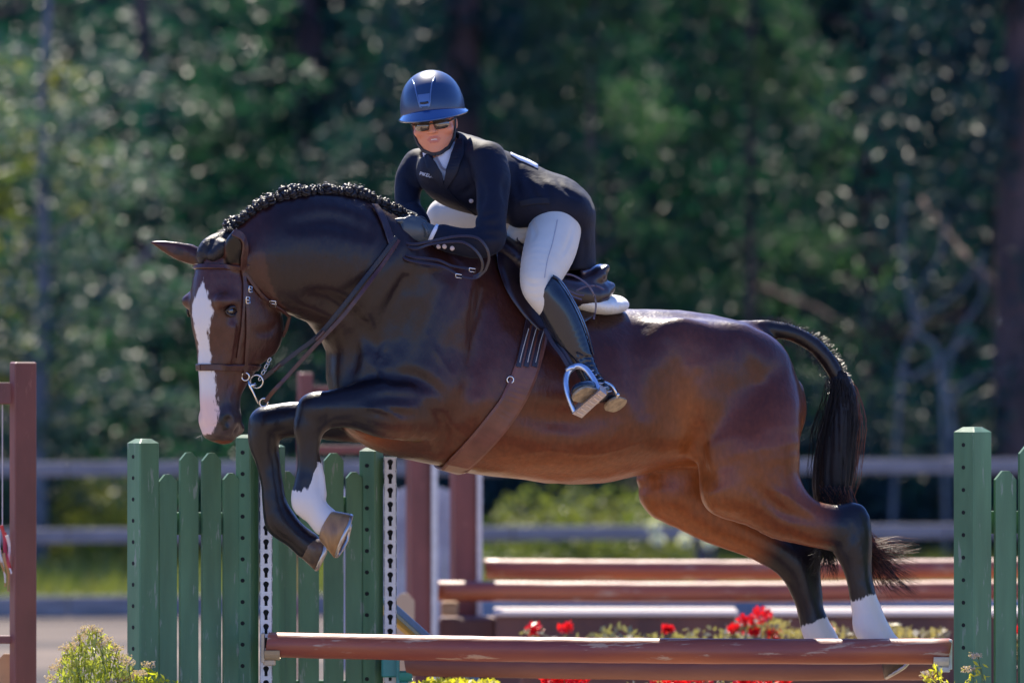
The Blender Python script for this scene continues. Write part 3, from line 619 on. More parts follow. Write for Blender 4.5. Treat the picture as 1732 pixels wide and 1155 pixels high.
slab(742, 838, 1046, 1225, YM + .1, .3, M_dbox, "small dark brown box beside the paired uprights", "box wall", "box_wall", "box walls of the middle jump")
slab(745, 775, 1018, 1042, YM + .1, .12, M_tan, "small tan block sitting on the dark brown box", "block", "wooden_block")
p2 = empty("tan_picket_panel", (ctr(685, 4), 4, 0), "tan picket with rounded top right of the keyhole track", "picket panel")
picket(p2, 684, 4.0, 1003, 34, 0, mat("pale_tan_paint", (.40, .30, .20), rough=.7)); 
bb_ = beam(None, P(650, 1014, .82), P(1018, 1343, 1.6), .03, m(13), M_blue, "brace"); tag(bb_, "blue diagonal brace beside the second keyhole track", "brace")
bb_ = beam(None, P(650, 1030, .87), P(1000, 1343, 1.66), .03, m(14), mat("ochre_wood", (.35, .20, .04), rough=.6), "brace"); tag(bb_, "ochre diagonal board just under the blue brace", "brace")
# pale board panels behind the paired uprights
M_pale = mat("blotchy_whitewashed_board", (.42, .42, .46), rough=.8, color2=(.24, .23, .27), nscale=3.2, bump=.2, bscale=10)
pn_ = empty("whitewashed_panel", (ctr(650, 9), 9, 0), "blotchy whitewashed board panel behind the red brown uprights", "panel")
for k in range(9):
    x0 = 560 + k * 24; y = 9.0; b_ = MB(); X0, X1 = ctr(x0, y), ctr(x0 + 23, y); b_.box(((X0 + X1) / 2, y + .01, .52), (X1 - X0, .02, .88 + .02 * (k % 2)), None, .003); b_.build("board", M_pale, pn_)
beam(pn_, (ctr(560, 9), 9.04, .2), (ctr(776, 9), 9.04, .2), .03, .08, M_pale); beam(pn_, (ctr(560, 9), 9.04, .8), (ctr(776, 9), 9.04, .8), .03, .08, M_pale)

# ------------------------------------------------------------------ flowers and small shrubs
M_petal = mat("red_petal", (.62, .012, .03), rough=.5, trans=.3); M_stem = mat("green_stem", (.10, .14, .04), rough=.6); M_dry = leaf_mat("dusty_leaf", (.16, .17, .09), (.28, .24, .15), .3)
M_ygl = leaf_mat("lime_leaf", (.30, .36, .03), (.50, .48, .05), .45); M_spl = leaf_mat("spirea_leaf", (.30, .36, .06), (.48, .46, .16), .4); M_pnk = mat("dusty_pink_floret", (.50, .40, .32), rough=.7, trans=.2)
def leafy(cs, size, aspect, seed, mt, name, parent, droop=-.2):
    v, f = leaf_quads(np.array(cs), size, aspect, np.random.default_rng(seed), droop); return link_mesh(name, v, f, mt, parent)
def planter(px0, px1, top, y, seed, label, blooms, leafn=500, mt=M_dry, boxh=.18, lsize=.022, grp="flower boxes under the jumps"):
    g_ = empty("flower_box", (ctr((px0 + px1) / 2, y), y, 0), label, "flower box", grp); r_ = np.random.default_rng(seed); zt = zz(top, y); X0, X1 = ctr(px0, y), ctr(px1, y)
    b_ = MB(); b_.box(((X0 + X1) / 2, y, (zt - boxh) / 2), (X1 - X0, .22, zt - boxh), None, .01); b_.build("box", M_dbox, g_)
    c = np.stack([r_.uniform(X0, X1, leafn), y + r_.uniform(-.12, .12, leafn), zt - boxh * r_.uniform(0, 1, leafn) ** .7 * (1 - .55 * noise3(np.stack([r_.uniform(X0, X1, leafn)] * 3, 1), 6, seed)) ], 1); c[:, 2] = zt - boxh + (c[:, 2] - zt + boxh) * (.45 + .75 * noise3(np.stack([c[:, 0], c[:, 0] * 0, c[:, 0] * 0], 1), 9, seed))
    leafy(c, lsize, .5, seed, mt, "foliage", g_)
    for bx, by, br_ in blooms:
        p = P(bx, by, y - .05); r2 = np.random.default_rng(int(bx)); q = r2.normal(size=(60, 3)); q /= np.linalg.norm(q, axis=1)[:, None]; leafy(p + q * m(br_, y) * r2.uniform(.35, 1.15, (60, 1)) * np.array([1, 1, .75]), .012, .8, int(bx), M_petal, "bloom", g_)
        b_ = MB(); b_.tube([(p[0], p[1], zt - boxh), tuple(p)], .003, 5); b_.build("stem", M_stem, g_)
    return g_
planter(880, 1240, 1054, 3.4, 1, "flower box with two round red blooms at its left, seen over the front pole", [(905, 1063, 13), (958, 1060, 13), (1130, 1064, 9)], 450)
planter(1240, 1600, 1048, 3.4, 2, "flower box with red blooms around the hind hooves", [(1262, 1048, 12), (1287, 1040, 17), (1306, 1070, 17), (1243, 1064, 12), (1275, 1068, 10), (1400, 1062, 8)], 650)
planter(1690, 1800, 1050, 3.0, 3, "flower box with red blooms seen through the right pickets", [(1724, 1068, 13), (1722, 1085, 10), (1760, 1060, 12)], 300)
planter(900, 1345, 1136, 1.2, 4, "low flower box with red blooms below the dull brown pole", [(930, 1150, 17), (955, 1147, 18), (982, 1151, 15), (1115, 1152, 18), (1150, 1153, 17), (1190, 1151, 17), (1258, 1152, 16), (1292, 1153, 17), (1325, 1154, 14)], 500)
planter(672, 842, 1133, .95, 5, "box of lime green leaves in front of the second wing's foot", [], 1500, M_ygl, .13, .013)
def shrub(px, y, top, w, seed, label, n=700, nst=9, heads=9, mt=M_spl, lsize=.011):
    g_ = empty("flowering_shrub", (ctr(px, y), y, 0), label, "shrub", "small shrubs at the foot of the wings"); rg_ = random.Random(seed); r_ = np.random.default_rng(seed); zt = zz(top, y); W = m(w, y); cs = []; st_m = MB(); hd_ = []
    for k in range(nst):
        t = (k + .5) / nst; dx = (t - .5) * W * .9; hh = zt * (1 - .13 * (abs(t - .40) * 2) ** 1.1 - rg_.uniform(0, .045) * (0 if abs(t - .42) < .06 else 1)); y1 = y + rg_.uniform(-.08, .08); p0 = Vector((ctr(px, y) + dx * .3, y, 0)); p1 = Vector((ctr(px, y) + dx, y1, hh))
        pts = [p0.lerp(p1, i / 8) + Vector((.02 * math.sin(i + k), 0, 0)) for i in range(9)]; st_m.tube(pts, [.004 - .0003 * i for i in range(9)], 5)
        nn_ = n // nst
        for j in range(nn_):
            t2 = 1 - .48 * rg_.random(); p = p0.lerp(p1, t2); a = rg_.uniform(0, 6.28); r2 = rg_.uniform(.008, .05) * (1.25 - t2 * .7); cs.append((p.x + math.cos(a) * r2, p.y + math.sin(a) * r2, p.z + rg_.uniform(-.01, .01)))
        if k < heads: hd_.append(p1)
    st_m.build("stems", M_stem, g_, True); leafy(cs, lsize, .32, seed, mt, "foliage", g_, -.5)
    for k, p in enumerate(hd_):
        r2 = np.random.default_rng(seed * 50 + k); q = np.clip(r2.normal(size=(110, 3)), -1.7, 1.7) * np.array([.013, .013, .006]) * 1.0; leafy(np.array(p) + q + np.array([0, 0, .004]), .0035, .8, seed * 3 + k, M_pnk, "flower_head", g_)
    return g_
shrub(165, -.62, 1060, 130, 3, "tall pink flowering shrub at the bottom left, before the left wing", 2000, 15, 15, M_spl, .014)
shrub(262, -.60, 1124, 165, 4, "low yellow green shrub at the foot of the near left wing", 1700, 13, 6, M_ygl, .014)
shrub(120, -.5, 1112, 90, 6, "low pale shrub left of the tall pink flowering shrub", 500, 8, 6)
shrub(1590, -.62, 1112, 70, 7, "lime green sprigs standing below the right end of the pole", 220, 5, 1, M_ygl, .013)
shrub(1660, -.62, 1110, 60, 8, "lime green sprigs against the foot of the right green post", 160, 4, 2, M_ygl, .013)
# jump chips of bare wood on the front pole's top
# ================================================================== THE HORSE
def yc(px): return (px - 866.0) / 490.0 * 0.30          # the horse jumps leftwards and a little towards the camera
HD = np.array([-math.cos(math.atan(.30)), -math.sin(math.atan(.30)), 0]); HLAT = np.array([-HD[1] * -1, 0, 0])
HLAT = np.array([HD[1] * -1.0, HD[0], 0])                # its left side, towards the camera
def st(rows, yoff=None):
    """rows px,py,y,ra_px,rb_px -> world stations"""
    out = []
    for r_ in rows:
        p = P(r_[0], r_[1], r_[2]); out.append([*p, m(r_[3], r_[2]), m(r_[4], r_[2])])
    return out
HB = 0.0085
F = Field((-1.30, -0.72, 0.40), (1.50, 0.62, 2.28), HB)
# trunk, slice by slice: px, top py, bottom py, half width px, narrowing, power
tr_rows = [(553, 520, 640, 22, .0, 2.0), (566, 470, 700, 52, .0, 2.0), (590, 440, 735, 78, .0, 2.1), (625, 412, 758, 96, .05, 2.2), (670, 398, 772, 108, .10, 2.2), (720, 394, 783, 114, .16, 2.2),
           (780, 402, 797, 120, .22, 2.2), (840, 430, 806, 126, .24, 2.2), (890, 470, 812, 132, .18, 2.2), (950, 505, 818, 137, .12, 2.15), (1010, 522, 817, 140, .08, 2.1), (1060, 523, 808, 140, .06, 2.1),
           (1110, 524, 796, 136, .06, 2.1), (1160, 527, 788, 132, .06, 2.1), (1210, 534, 785, 128, .08, 2.1), (1260, 546, 785, 118, .08, 2.0), (1300, 566, 780, 102, .06, 2.0), (1330, 598, 770, 82, .0, 2.0), (1348, 650, 755, 52, .0, 2.0)]
rows = []
for px, t_, b_, w, nr, pw in tr_rows:
    y = yc(px); a = P(px, t_, y); b = P(px, b_, y); rows.append([a[0], (a[2] + b[2]) / 2, (a[2] - b[2]) / 2, y - .055 * max(0, min(1, (px - 1290) / 45)), m(w, y), nr, pw])
F.loftx(rows, k=0.01)
# neck
F.chain(st([(424, 436, -.42, 50, 34), (470, 431, -.40, 88, 44), (530, 437, -.345, 104, 54), (590, 455, -.28, 116, 66), (650, 500, -.21, 132, 82), (720, 545, -.13, 140, 96)]), k=0.035, n=4)
F.chain(st([(405, 398, -.42, 12, 12), (450, 366, -.40, 15, 14), (500, 348, -.37, 16, 15), (550, 344, -.33, 16, 16), (610, 352, -.27, 16, 16), (665, 382, -.2, 16, 18), (740, 412, -.11, 18, 24)]), k=0.035, n=4)
# shoulder, breast and haunch muscles
def em(px, py, y, rx, rz, ry, ang=0.0, k=.04, sub=False, yaw=None):
    c = P(px, py, y); yaw = math.atan(.30) if yaw is None else yaw
    ca, sa = math.cos(ang), math.sin(ang); cy, sy = math.cos(yaw), math.sin(yaw)
    A = np.array([cy * ca, sy * ca, sa]); B = np.array([-cy * sa, -sy * sa, ca]); C_ = np.array([-sy, cy, 0])
    F.ell(c, (m(rx, y), m(rz, y), m(ry, y)), [A, B, C_], k, sub)
for sgn in (-1, 1):
    q = lambda px, f: yc(px) + sgn * f
    em(735, 560, q(735, .175), 62, 120, 30, -.25, .05)          # shoulder blade
    em(655, 625, q(655, .160), 50, 66, 32, .25, .05)            # point of the shoulder
    em(758, 662, q(758, .185), 62, 62, 36, .3, .05)             # triceps
    em(598, 655, q(598, .09), 38, 74, 34, .1, .03)              # breast
    em(1250 if sgn < 0 else 1222, 610, q(1250, .16), 96 if sgn < 0 else 76, 62, 48, -.3, .06)           # croup
    em(1150, 600, q(1150, .20), 60, 60, 22, .3, .08)             # point of the hip
    em(1135, 735, q(1135, .315), 30, 95, 26, .16, .09, True)    # hollow of the flank
em(705, 600, yc(705) - .262, 10, 95, 12, -.3, .07, True)
em(655, 560, yc(655) - .235, 12, 90, 8, -.35, .06, True)       # groove before the shoulder
# legs -------------------------------------------------------------
NF = -.36; FF = -.10
F.chain(st([(775, 655, yc(775) - .15, 70, 38), (715, 684, yc(715) - .16, 62, 36), (650, 690, NF + .01, 50, 32), (598, 688, NF, 37, 28), (560, 692, NF - .01, 32, 25), (536, 700, NF - .01, 33, 26), (523, 722, NF - .01, 27, 24), (521, 752, NF - .01, 20, 19), (520, 790, NF - .01, 18, 17), (518, 822, NF - .01, 22, 20), (520, 846, NF - .01, 28, 23), (536, 866, NF - .01, 23, 21), (551, 882, NF - .01, 25, 23)]), k=.02, n=4)
F.ell(P(534, 688, NF - .01), (m(30), m(27), m(24)), k=.02)
F.chain(st([(515, 740, NF, 9, 10), (538, 790, NF, 8, 8), (542, 835, NF, 11, 12)]), k=.015, n=3)     # tendons behind the cannon
F.chain(st([(690, 690, yc(690) + .14, 60, 34), (600, 708, FF, 42, 30), (530, 708, FF, 32, 26), (480, 710, FF, 30, 25), (452, 722, FF, 31, 25), (447, 748, FF, 26, 23), (454, 780, FF, 21, 19), (461, 820, FF, 19, 18), (466, 855, FF, 22, 20), (475, 882, FF, 27, 23), (500, 905, FF, 22, 21), (520, 922, FF, 24, 22)]), k=.02, n=4)
F.ell(P(452, 712, FF), (m(30), m(26), m(24)), k=.02)
NH = .03; FH = .36
F.chain(st([(1235, 660, yc(1235) - .10, 105, 52), (1262, 745, NH, 94, 50), (1282, 812, NH, 74, 46), (1318, 856, NH, 55, 38), (1362, 882, NH, 40, 29), (1405, 893, NH, 38, 26), (1432, 900, NH, 40, 25), (1442, 930, NH, 32, 23), (1450, 965, NH, 24, 20), (1459, 1005, NH, 23, 19), (1467, 1035, NH, 26, 21), (1474, 1062, NH, 30, 24), (1497, 1090, NH, 24, 22), (1512, 1105, NH, 26, 24)]), k=.035, n=4)
F.chain(st([(1420, 868, NH, 12, 14), (1447, 872, NH, 21, 17), (1460, 905, NH, 13, 14), (1464, 960, NH, 9, 10)]), k=.015, n=3)   # point of the hock
F.ell(P(1228, 835, NH - .0), (m(40), m(42), m(36)), k=.09)      # stifle
F.ell(P(1306, 690, yc(1310) - .06), (m(52), m(98), m(50)), k=.08)
F.ell(P(1268, 690, yc(1310) + .05), (m(46), m(90), m(40)), k=.08)
F.chain(st([(1210, 690, yc(1210) + .12, 100, 50), (1160, 775, FH, 92, 46), (1160, 830, FH, 64, 42), (1212, 872, FH, 48, 36), (1275, 905, FH, 38, 28), (1325, 935, FH, 34, 25), (1347, 955, FH, 34, 24), (1358, 985, FH, 27, 21), (1370, 1025, FH, 22, 19), (1380, 1062, FH, 25, 21), (1392, 1085, FH, 26, 22), (1408, 1108, FH, 22, 20)]), k=.035, n=4)
F.ell(P(1125, 840, FH), (m(42), m(38), m(34)), k=.05)
F.chain(st([(1335, 925, FH, 10, 12), (1368, 930, FH, 18, 15), (1378, 965, FH, 11, 12), (1384, 1010, FH, 8, 9)]), k=.015, n=3)
# dock of the tail
F.chain(st([(1262, 562, yc(1280), 20, 18), (1300, 556, .28, 15, 15), (1345, 567, .29, 14, 14), (1383, 590, .30, 14, 14), (1410, 625, .30, 13, 13), (1424, 662, .30, 10, 10)]), k=.02, n=4)
# head, in its own frame: f forward along the nose plane, l to its left, z up
PHI = R(47); HO = P(376, 425, -.43); HF = np.array([-math.cos(PHI), -math.sin(PHI), 0]); HL = np.array([math.sin(PHI), -math.cos(PHI), 0]); HU = np.array([0, 0, 1.0])
def H(f, z, l=0.0):
    return HO + (HF * f + HL * l + HU * z) * m(1.0, -.43)
def hst(rows): return [[*H(r_[0], r_[1], r_[2] if len(r_) > 4 else 0), m(r_[-2], -.43), m(r_[-1], -.43)] for r_ in rows]
F.chain(hst([(-28, 6, 40, 32), (-14, -30, 62, 44), (-17, -75, 78, 53), (-24, -115, 84, 52), (-20, -155, 74, 43), (-6, -195, 56, 35), (4, -232, 42, 30), (5, -262, 38, 29), (2, -288, 36, 31), (-3, -303, 24, 24)]), k=.02, dd=HL, n=4)
for s_ in (-1, 1):
    MH = [HF, HL, HU]; e = lambda f, z, l, rf, rl, rz, k, sub=False: F.ell(H(f, z, s_ * l), (m(rf), m(rl), m(rz)), MH, k, sub)
    e(30, -85, 39, 24, 14, 14, .025)                 # brow
    e(28, -101, 48, 12, 6, 8, .012, True)           # eye socket
    e(-55, -128, 30, 56, 22, 58, .03)               # cheek
    F.chain(hst([(20, -128, s_ * 44, 6, 6), (18, -165, s_ * 37, 5, 5), (18, -195, s_ * 31, 3, 3)]), k=.02, dd=HL, n=2)
    e(10, -225, 36, 26, 8, 30, .02, True)           # hollow above the lips
    e(14, -285, 24, 15, 11, 19, .02)               # nostril flare
    e(20, -288, 35, 6, 7, 11, .008, True)           # nostril
    F.chain(hst([(12, -309, s_ * 16, 2.5, 3), (-8, -300, s_ * 30, 2.5, 4), (-26, -288, s_ * 34, 2.5, 4)]), k=.006, dd=HU, n=2, sub=True)   # mouth
F.ell(H(-24, -300, 0), (m(20), m(20), m(14)), [HF, HL, HU], .015)   # chin
F.ell(H(12, -306, 0), (m(24), m(26), m(15)), [HF, HL, HU], .012)   # upper lip
# ears
F.chain(st([(345, 440, -.40, 13, 12), (322, 430, -.40, 17, 11), (300, 424, -.41, 15, 9), (275, 415, -.41, 9, 6), (254, 409, -.41, 2.5, 2.5)]), k=.015, n=4)
F.chain(st([(335, 437, -.44, 7, 8), (312, 429, -.445, 10, 10), (292, 422, -.44, 9, 8), (272, 415, -.43, 4, 5)]), k=.006, n=4, sub=True)
F.chain(st([(398, 455, -.47, 16, 14), (397, 434, -.51, 19, 13), (397, 412, -.54, 17, 11), (399, 392, -.555, 5, 5)]), k=.012, n=4)
F.chain(st([(394, 446, -.565, 10, 12), (394, 430, -.58, 15.5, 17), (395, 409, -.59, 12.5, 14)]), k=.004, n=4, sub=True)
v0, q0 = F.mesh(2); b0_ = bvh(v0, q0)
for pts, r_, k_, dp in (([(712, 470), (690, 540), (672, 600), (668, 640)], 9, .05, .9), ([(815, 500), (812, 570), (800, 640), (775, 700)], 9, .06, 1.0), ([(735, 700), (750, 725), (745, 765)], 8, .03, .9), ([(640, 640), (700, 640), (745, 665)], 8, .03, .8),
    ([(1178, 640), (1172, 720), (1186, 790), (1205, 815)], 9, .05, .9), ([(1130, 590), (1142, 650), (1140, 720)], 9, .06, 1.0), ([(1270, 820), (1320, 862), (1370, 880)], 7, .03, .9), ([(1260, 590), (1275, 650), (1270, 720)], 8, .06, 1.05),
    ([(430, 560), (455, 560), (470, 545)], 5, .02, 1.0), ([(495, 380), (560, 372), (620, 392)], 8, .05, 1.0), ([(520, 500), (560, 510), (600, 540), (640, 600)], 7, .05, 1.0), ([(590, 640), (600, 600), (596, 560)], 8, .04, .9), ([(615, 695), (660, 700), (705, 702)], 6, .02, 1.0), ([(620, 676), (665, 672), (700, 675)], 6, .03, 1.0),
    ([(545, 720), (552, 706), (556, 690)], 4, .012, 1.0), ([(1432, 930), (1440, 900), (1432, 880)], 4, .015, 1.0), ([(880, 700), (960, 712), (1040, 700)], 10, .08, 1.15), ([(1085, 560), (1080, 620), (1090, 690)], 10, .08, 1.15)):
    fold(F, b0_, pts, r_, k_, True, dp)
for pts, r_ in (([(860, 770), (930, 762), (1000, 768), (1070, 752), (1120, 735)], 3), ([(1000, 768), (1030, 745), (1050, 720)], 2.4), ([(690, 720), (660, 700), (620, 690), (580, 694)], 2.6), ([(650, 655), (640, 620), (650, 580)], 2.6), ([(430, 585), (420, 620), (405, 650)], 2.2), ([(415, 560), (405, 585), (392, 615)], 2.2), ([(1290, 820), (1330, 838), (1380, 868)], 3), ([(1270, 740), (1285, 790), (1290, 820)], 2.6), ([(395, 655), (385, 680)], 2), ([(760, 720), (800, 745), (830, 770)], 2.6), ([(720, 560), (745, 610), (770, 640)], 2.6)):
    fold(F, b0_, pts, r_ + .7, .008, False)
hv, hq = F.mesh(2)
del F
_n = np.stack([noise3(hv, 9, 11) - .5, noise3(hv, 9, 12) - .5, noise3(hv, 9, 13) - .5], 1) * .007 + np.stack([noise3(hv, 26, 14) - .5, noise3(hv, 26, 15) - .5, noise3(hv, 26, 16) - .5], 1) * .0026
_w = np.ones(len(hv)); _w[hv[:, 1] < -.36] = .5; hv = hv + _n * _w[:, None]
# body paint as the coat carries it: black points, white socks, blaze; some warm light painted in
def to_px(v):
    d = CAM_D + v[:, 1]; return 866 + v[:, 0] * CAM_D * PPM / d, 577.5 - (v[:, 2] - CAM_H) * CAM_D * PPM / d
hx, hy = to_px(hv); nz1 = noise3(hv, 9, 1); nz2 = noise3(hv, 45, 2); nz3 = noise3(hv, 3.2, 3); nz4 = noise3(hv, 120, 4)
def sm(x, a, b): t = np.clip((x - a) / (b - a), 0, 1); return t * t * (3 - 2 * t)
def lerpc(c, col_, w): return c * (1 - w[:, None]) + np.array(col_) * w[:, None]
def dist_poly(v, pts):
    d = np.full(len(v), 9.0); tt = np.zeros(len(v)); Ltot = 0
    for a, b in zip(pts[:-1], pts[1:]):
        a, b = np.array(a), np.array(b); ab = b - a; t = np.clip(((v - a) @ ab) / (ab @ ab), 0, 1); dd_ = np.linalg.norm(v - a - t[:, None] * ab, axis=1)
        w = dd_ < d; d = np.where(w, dd_, d); tt = np.where(w, Ltot + t * np.linalg.norm(ab), tt); Ltot += np.linalg.norm(ab)
    return d, tt
coat = np.zeros((len(hv), 3)) + np.array((0.130, 0.031, 0.008))
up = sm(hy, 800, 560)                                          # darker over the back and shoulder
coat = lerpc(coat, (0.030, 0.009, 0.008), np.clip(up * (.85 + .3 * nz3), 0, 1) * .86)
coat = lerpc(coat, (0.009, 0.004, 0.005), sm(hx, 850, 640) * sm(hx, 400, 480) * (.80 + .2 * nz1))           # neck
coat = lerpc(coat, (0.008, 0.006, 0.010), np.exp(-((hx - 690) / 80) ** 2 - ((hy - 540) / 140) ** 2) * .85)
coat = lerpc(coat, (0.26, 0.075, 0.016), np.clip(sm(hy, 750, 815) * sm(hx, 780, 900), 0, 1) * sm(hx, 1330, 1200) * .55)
coat = lerpc(coat, (0.26, 0.075, 0.018), np.exp(-((hx - 1165) / 34) ** 2 - ((hy - 730) / 120) ** 2) * .65)  # orange flank coat plus a painted highlight along the fold
coat = lerpc(coat, (0.24, 0.070, 0.018), sm(hv[:, 1], .22, .32) * sm(hx, 1060, 1090) * sm(hy, 740, 800) * .6)  # warm bounced light painted onto the far hind thigh
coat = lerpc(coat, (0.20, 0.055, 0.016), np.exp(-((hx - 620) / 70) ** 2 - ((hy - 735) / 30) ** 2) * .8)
paths = {'nf': [P(700, 685, NF), P(610, 690, NF), P(535, 700, NF), P(520, 790, NF), P(520, 846, NF), P(556, 888, NF)],
         'ff': [P(640, 700, FF), P(530, 708, FF), P(450, 715, FF), P(461, 820, FF), P(475, 882, FF), P(525, 925, FF)],
         'nh': [P(1375, 885, NH), P(1435, 893, NH), P(1450, 965, NH), P(1474, 1062, NH), P(1515, 1106, NH)],
         'fh': [P(1275, 905, FH), P(1347, 950, FH), P(1370, 1025, FH), P(1392, 1085, FH), P(1410, 1110, FH)]}
for k_, (rad, fade) in {'nf': (.14, .16), 'ff': (.11, .12), 'nh': (.12, .10), 'fh': (.12, .12)}.items():
    d_, t_ = dist_poly(hv, paths[k_]); w = sm(d_, rad, rad * .7) * sm(t_, 0.0, fade)
    if k_ == 'ff': w *= sm(hv[:, 1], -.22, -.17)
    coat = lerpc(coat, (0.007, 0.005, 0.008), w)
# head
hl = ((hv - HO) @ HL) / m(1, -.43); hf = ((hv - HO) @ HF) / m(1, -.43); hz = (hv[:, 2] - HO[2]) / m(1, -.43)
hd = (hx < 500) & (hy > 425) & (hy < 745) & (hv[:, 1] < -.22) & (np.abs(hl) < 75) & (hz < 0) & (hz > -330)
hdw = hd.astype(float) * sm(hl * 0 + hf, -110, -60)
coat = lerpc(coat, (0.062, 0.022, 0.014), hdw * .7)
coat = lerpc(coat, (0.030, 0.020, 0.022), hdw * sm(hz, -225, -262))
coat = lerpc(coat, (0.050, 0.030, 0.026), hdw * sm(hz, -285, -306) * .6)
coat = lerpc(coat, (0.010, 0.006, 0.006), hdw * np.exp(-((np.abs(hl) - 47) / 9) ** 2 - ((hz + 101) / 10) ** 2 - ((hf - 32) / 16) ** 2) * .8)
bz = np.interp(-hz, [0, 58, 72, 88, 104, 125, 150, 178, 200, 235, 262, 290, 312], [-9, 2, 10, 17, 21, 15, 12, 14, 17, 20, 24, 25, 16]) + (nz2 - .5) * 5
bc = np.interp(-hz, [60, 104, 150, 260, 300], [9, 7, 4, -3, -6])
wm = np.full(len(hv), -.05); pk = np.zeros(len(hv))
bsd = np.minimum(np.minimum(bz - np.abs(hl - bc), (hf - 4)), hz + 308) * m(1); wm = np.where(hd, np.clip(bsd, -.05, .05), wm); pk = np.where(hd, sm(hz, -225, -262), 0)
nost = hd & (np.abs(np.abs(hl) - 35) < 9) & (np.abs(hz + 288) < 14) & (np.abs(hf - 24) < 9); coat[nost] = (0.006, 0.004, 0.004)
earin = (hy < 452) & (hx < 345) & (hv[:, 1] < -.425) & (hy > 405); coat[earin] = coat[earin] * .5
dk = sm(hx, 1285, 1305) * sm(hy, 690, 640) * (hv[:, 1] > .2); coat = lerpc(coat, (.014, .009, .009), dk * ((hx > 1345) | (hy < 572)))
earin = (hy < 446) & (hy > 392) & (np.abs(hx - 395) < 13) & (hv[:, 1] < -.48); coat[earin] = (.005, .003, .003)
# socks
for k_, t0, amp in (('nf', .50, .03), ('nh', .367, .012), ('fh', .393, .012)):
    d_, t_ = dist_poly(hv, paths[k_]); back = 0
    tt = t_ + (nz2 - .5) * amp
    if k_ == 'nf': tt = tt + np.where((hx > 524) & (hy > 780), .10 * sm(hx, 520, 540), 0)
    sd_ = tt - t0 - (.09 if k_ == 'nf' else 0); sd_ = np.minimum(sd_, .085 - d_)
    if k_ == 'nf': sd_ = np.where(hv[:, 1] < -.24, sd_, -.05)
    if k_ == 'nh': sd_ = np.where(hv[:, 1] < .18, sd_, -.05)
    if k_ == 'fh': sd_ = np.where(hv[:, 1] > .18, sd_, -.05)
    wm = np.maximum(wm, np.clip(sd_, -.05, .05))
coat *= (0.92 + .16 * nz4)[:, None]
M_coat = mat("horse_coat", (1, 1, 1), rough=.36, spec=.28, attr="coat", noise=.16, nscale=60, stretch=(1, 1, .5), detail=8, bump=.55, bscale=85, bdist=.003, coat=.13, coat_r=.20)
# white marks with hair-soft edges
def white_marks(mt):
    nt = mt.node_tree; L = nt.links.new; b = nt.nodes["Principled BSDF"]; src = b.inputs["Base Color"].links[0].from_socket
    a = nt.nodes.new("ShaderNodeAttribute"); a.attribute_name = "marks"; sp = nt.nodes.new("ShaderNodeSeparateColor"); L(a.outputs["Color"], sp.inputs[0])
    tc = nt.nodes.new("ShaderNodeTexCoord"); mp = nt.nodes.new("ShaderNodeMapping"); mp.inputs["Scale"].default_value = (1, 1, .3); L(tc.outputs["Object"], mp.inputs[0])
    n = nt.nodes.new("ShaderNodeTexNoise"); n.inputs["Scale"].default_value = 130; n.inputs["Detail"].default_value = 3; L(mp.outputs[0], n.inputs["Vector"])
    n2 = nt.nodes.new("ShaderNodeTexNoise"); n2.inputs["Scale"].default_value = 22; L(tc.outputs["Object"], n2.inputs["Vector"])
    ad = nt.nodes.new("ShaderNodeMath"); ad.operation = 'MULTIPLY_ADD'; ad.inputs[1].default_value = .26; L(n.outputs["Fac"], ad.inputs[0]); L(sp.outputs[0], ad.inputs[2])
    ad2 = nt.nodes.new("ShaderNodeMath"); ad2.operation = 'MULTIPLY_ADD'; ad2.inputs[1].default_value = .12; L(n2.outputs["Fac"], ad2.inputs[0]); L(ad.outputs[0], ad2.inputs[2])
    mr = nt.nodes.new("ShaderNodeMapRange"); mr.inputs["From Min"].default_value = .66; mr.inputs["From Max"].default_value = .72; L(ad2.outputs[0], mr.inputs[0])
    wc = nt.nodes.new("ShaderNodeMix"); wc.data_type = 'RGBA'; wc.inputs[6].default_value = (.56, .52, .49, 1); wc.inputs[7].default_value = (.58, .41, .37, 1); L(sp.outputs[1], wc.inputs[0])
    mx = nt.nodes.new("ShaderNodeMix"); mx.data_type = 'RGBA'; L(mr.outputs[0], mx.inputs[0]); L(src, mx.inputs[6]); L(wc.outputs[2], mx.inputs[7]); L(mx.outputs[2], b.inputs["Base Color"])
white_marks(M_coat)
marks = np.stack([np.clip(.5 + wm * 10, 0, 1), pk, pk * 0], 1)
horse = empty("horse", P(900, 1400, .1), "bay horse in mid jump, white blaze and socks, braided mane, above the front pole", "horse")
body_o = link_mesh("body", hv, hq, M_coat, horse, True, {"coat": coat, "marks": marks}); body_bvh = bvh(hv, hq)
# eyes
M_eye = mat("horse_eye", (0.012, 0.006, 0.004), rough=.05, spec=.8, coat=1, coat_r=.03)
for s_ in (-1, 1):
    b_ = MB(); b_.sphere(H(27, -101, s_ * 44.5), m(8.0), 16, 10); b_.build("eye", M_eye, horse, True)
    b_ = MB(); b_.tube([H(37, -103, s_ * 47), H(31, -95, s_ * 51.5), H(23, -94, s_ * 52.5), H(16, -102, s_ * 51)], [m(1.2), m(2.6), m(2.6), m(1.2)], 6)
    b_.tube([H(37, -103, s_ * 47), H(30, -109, s_ * 50.5), H(22, -109, s_ * 51), H(16, -102, s_ * 51)], [m(1.2), m(2.4), m(2.4), m(1.2)], 6)
    b_.build("eyelid", mat("eyelid_skin", (.018, .010, .009), rough=.45), horse, True)
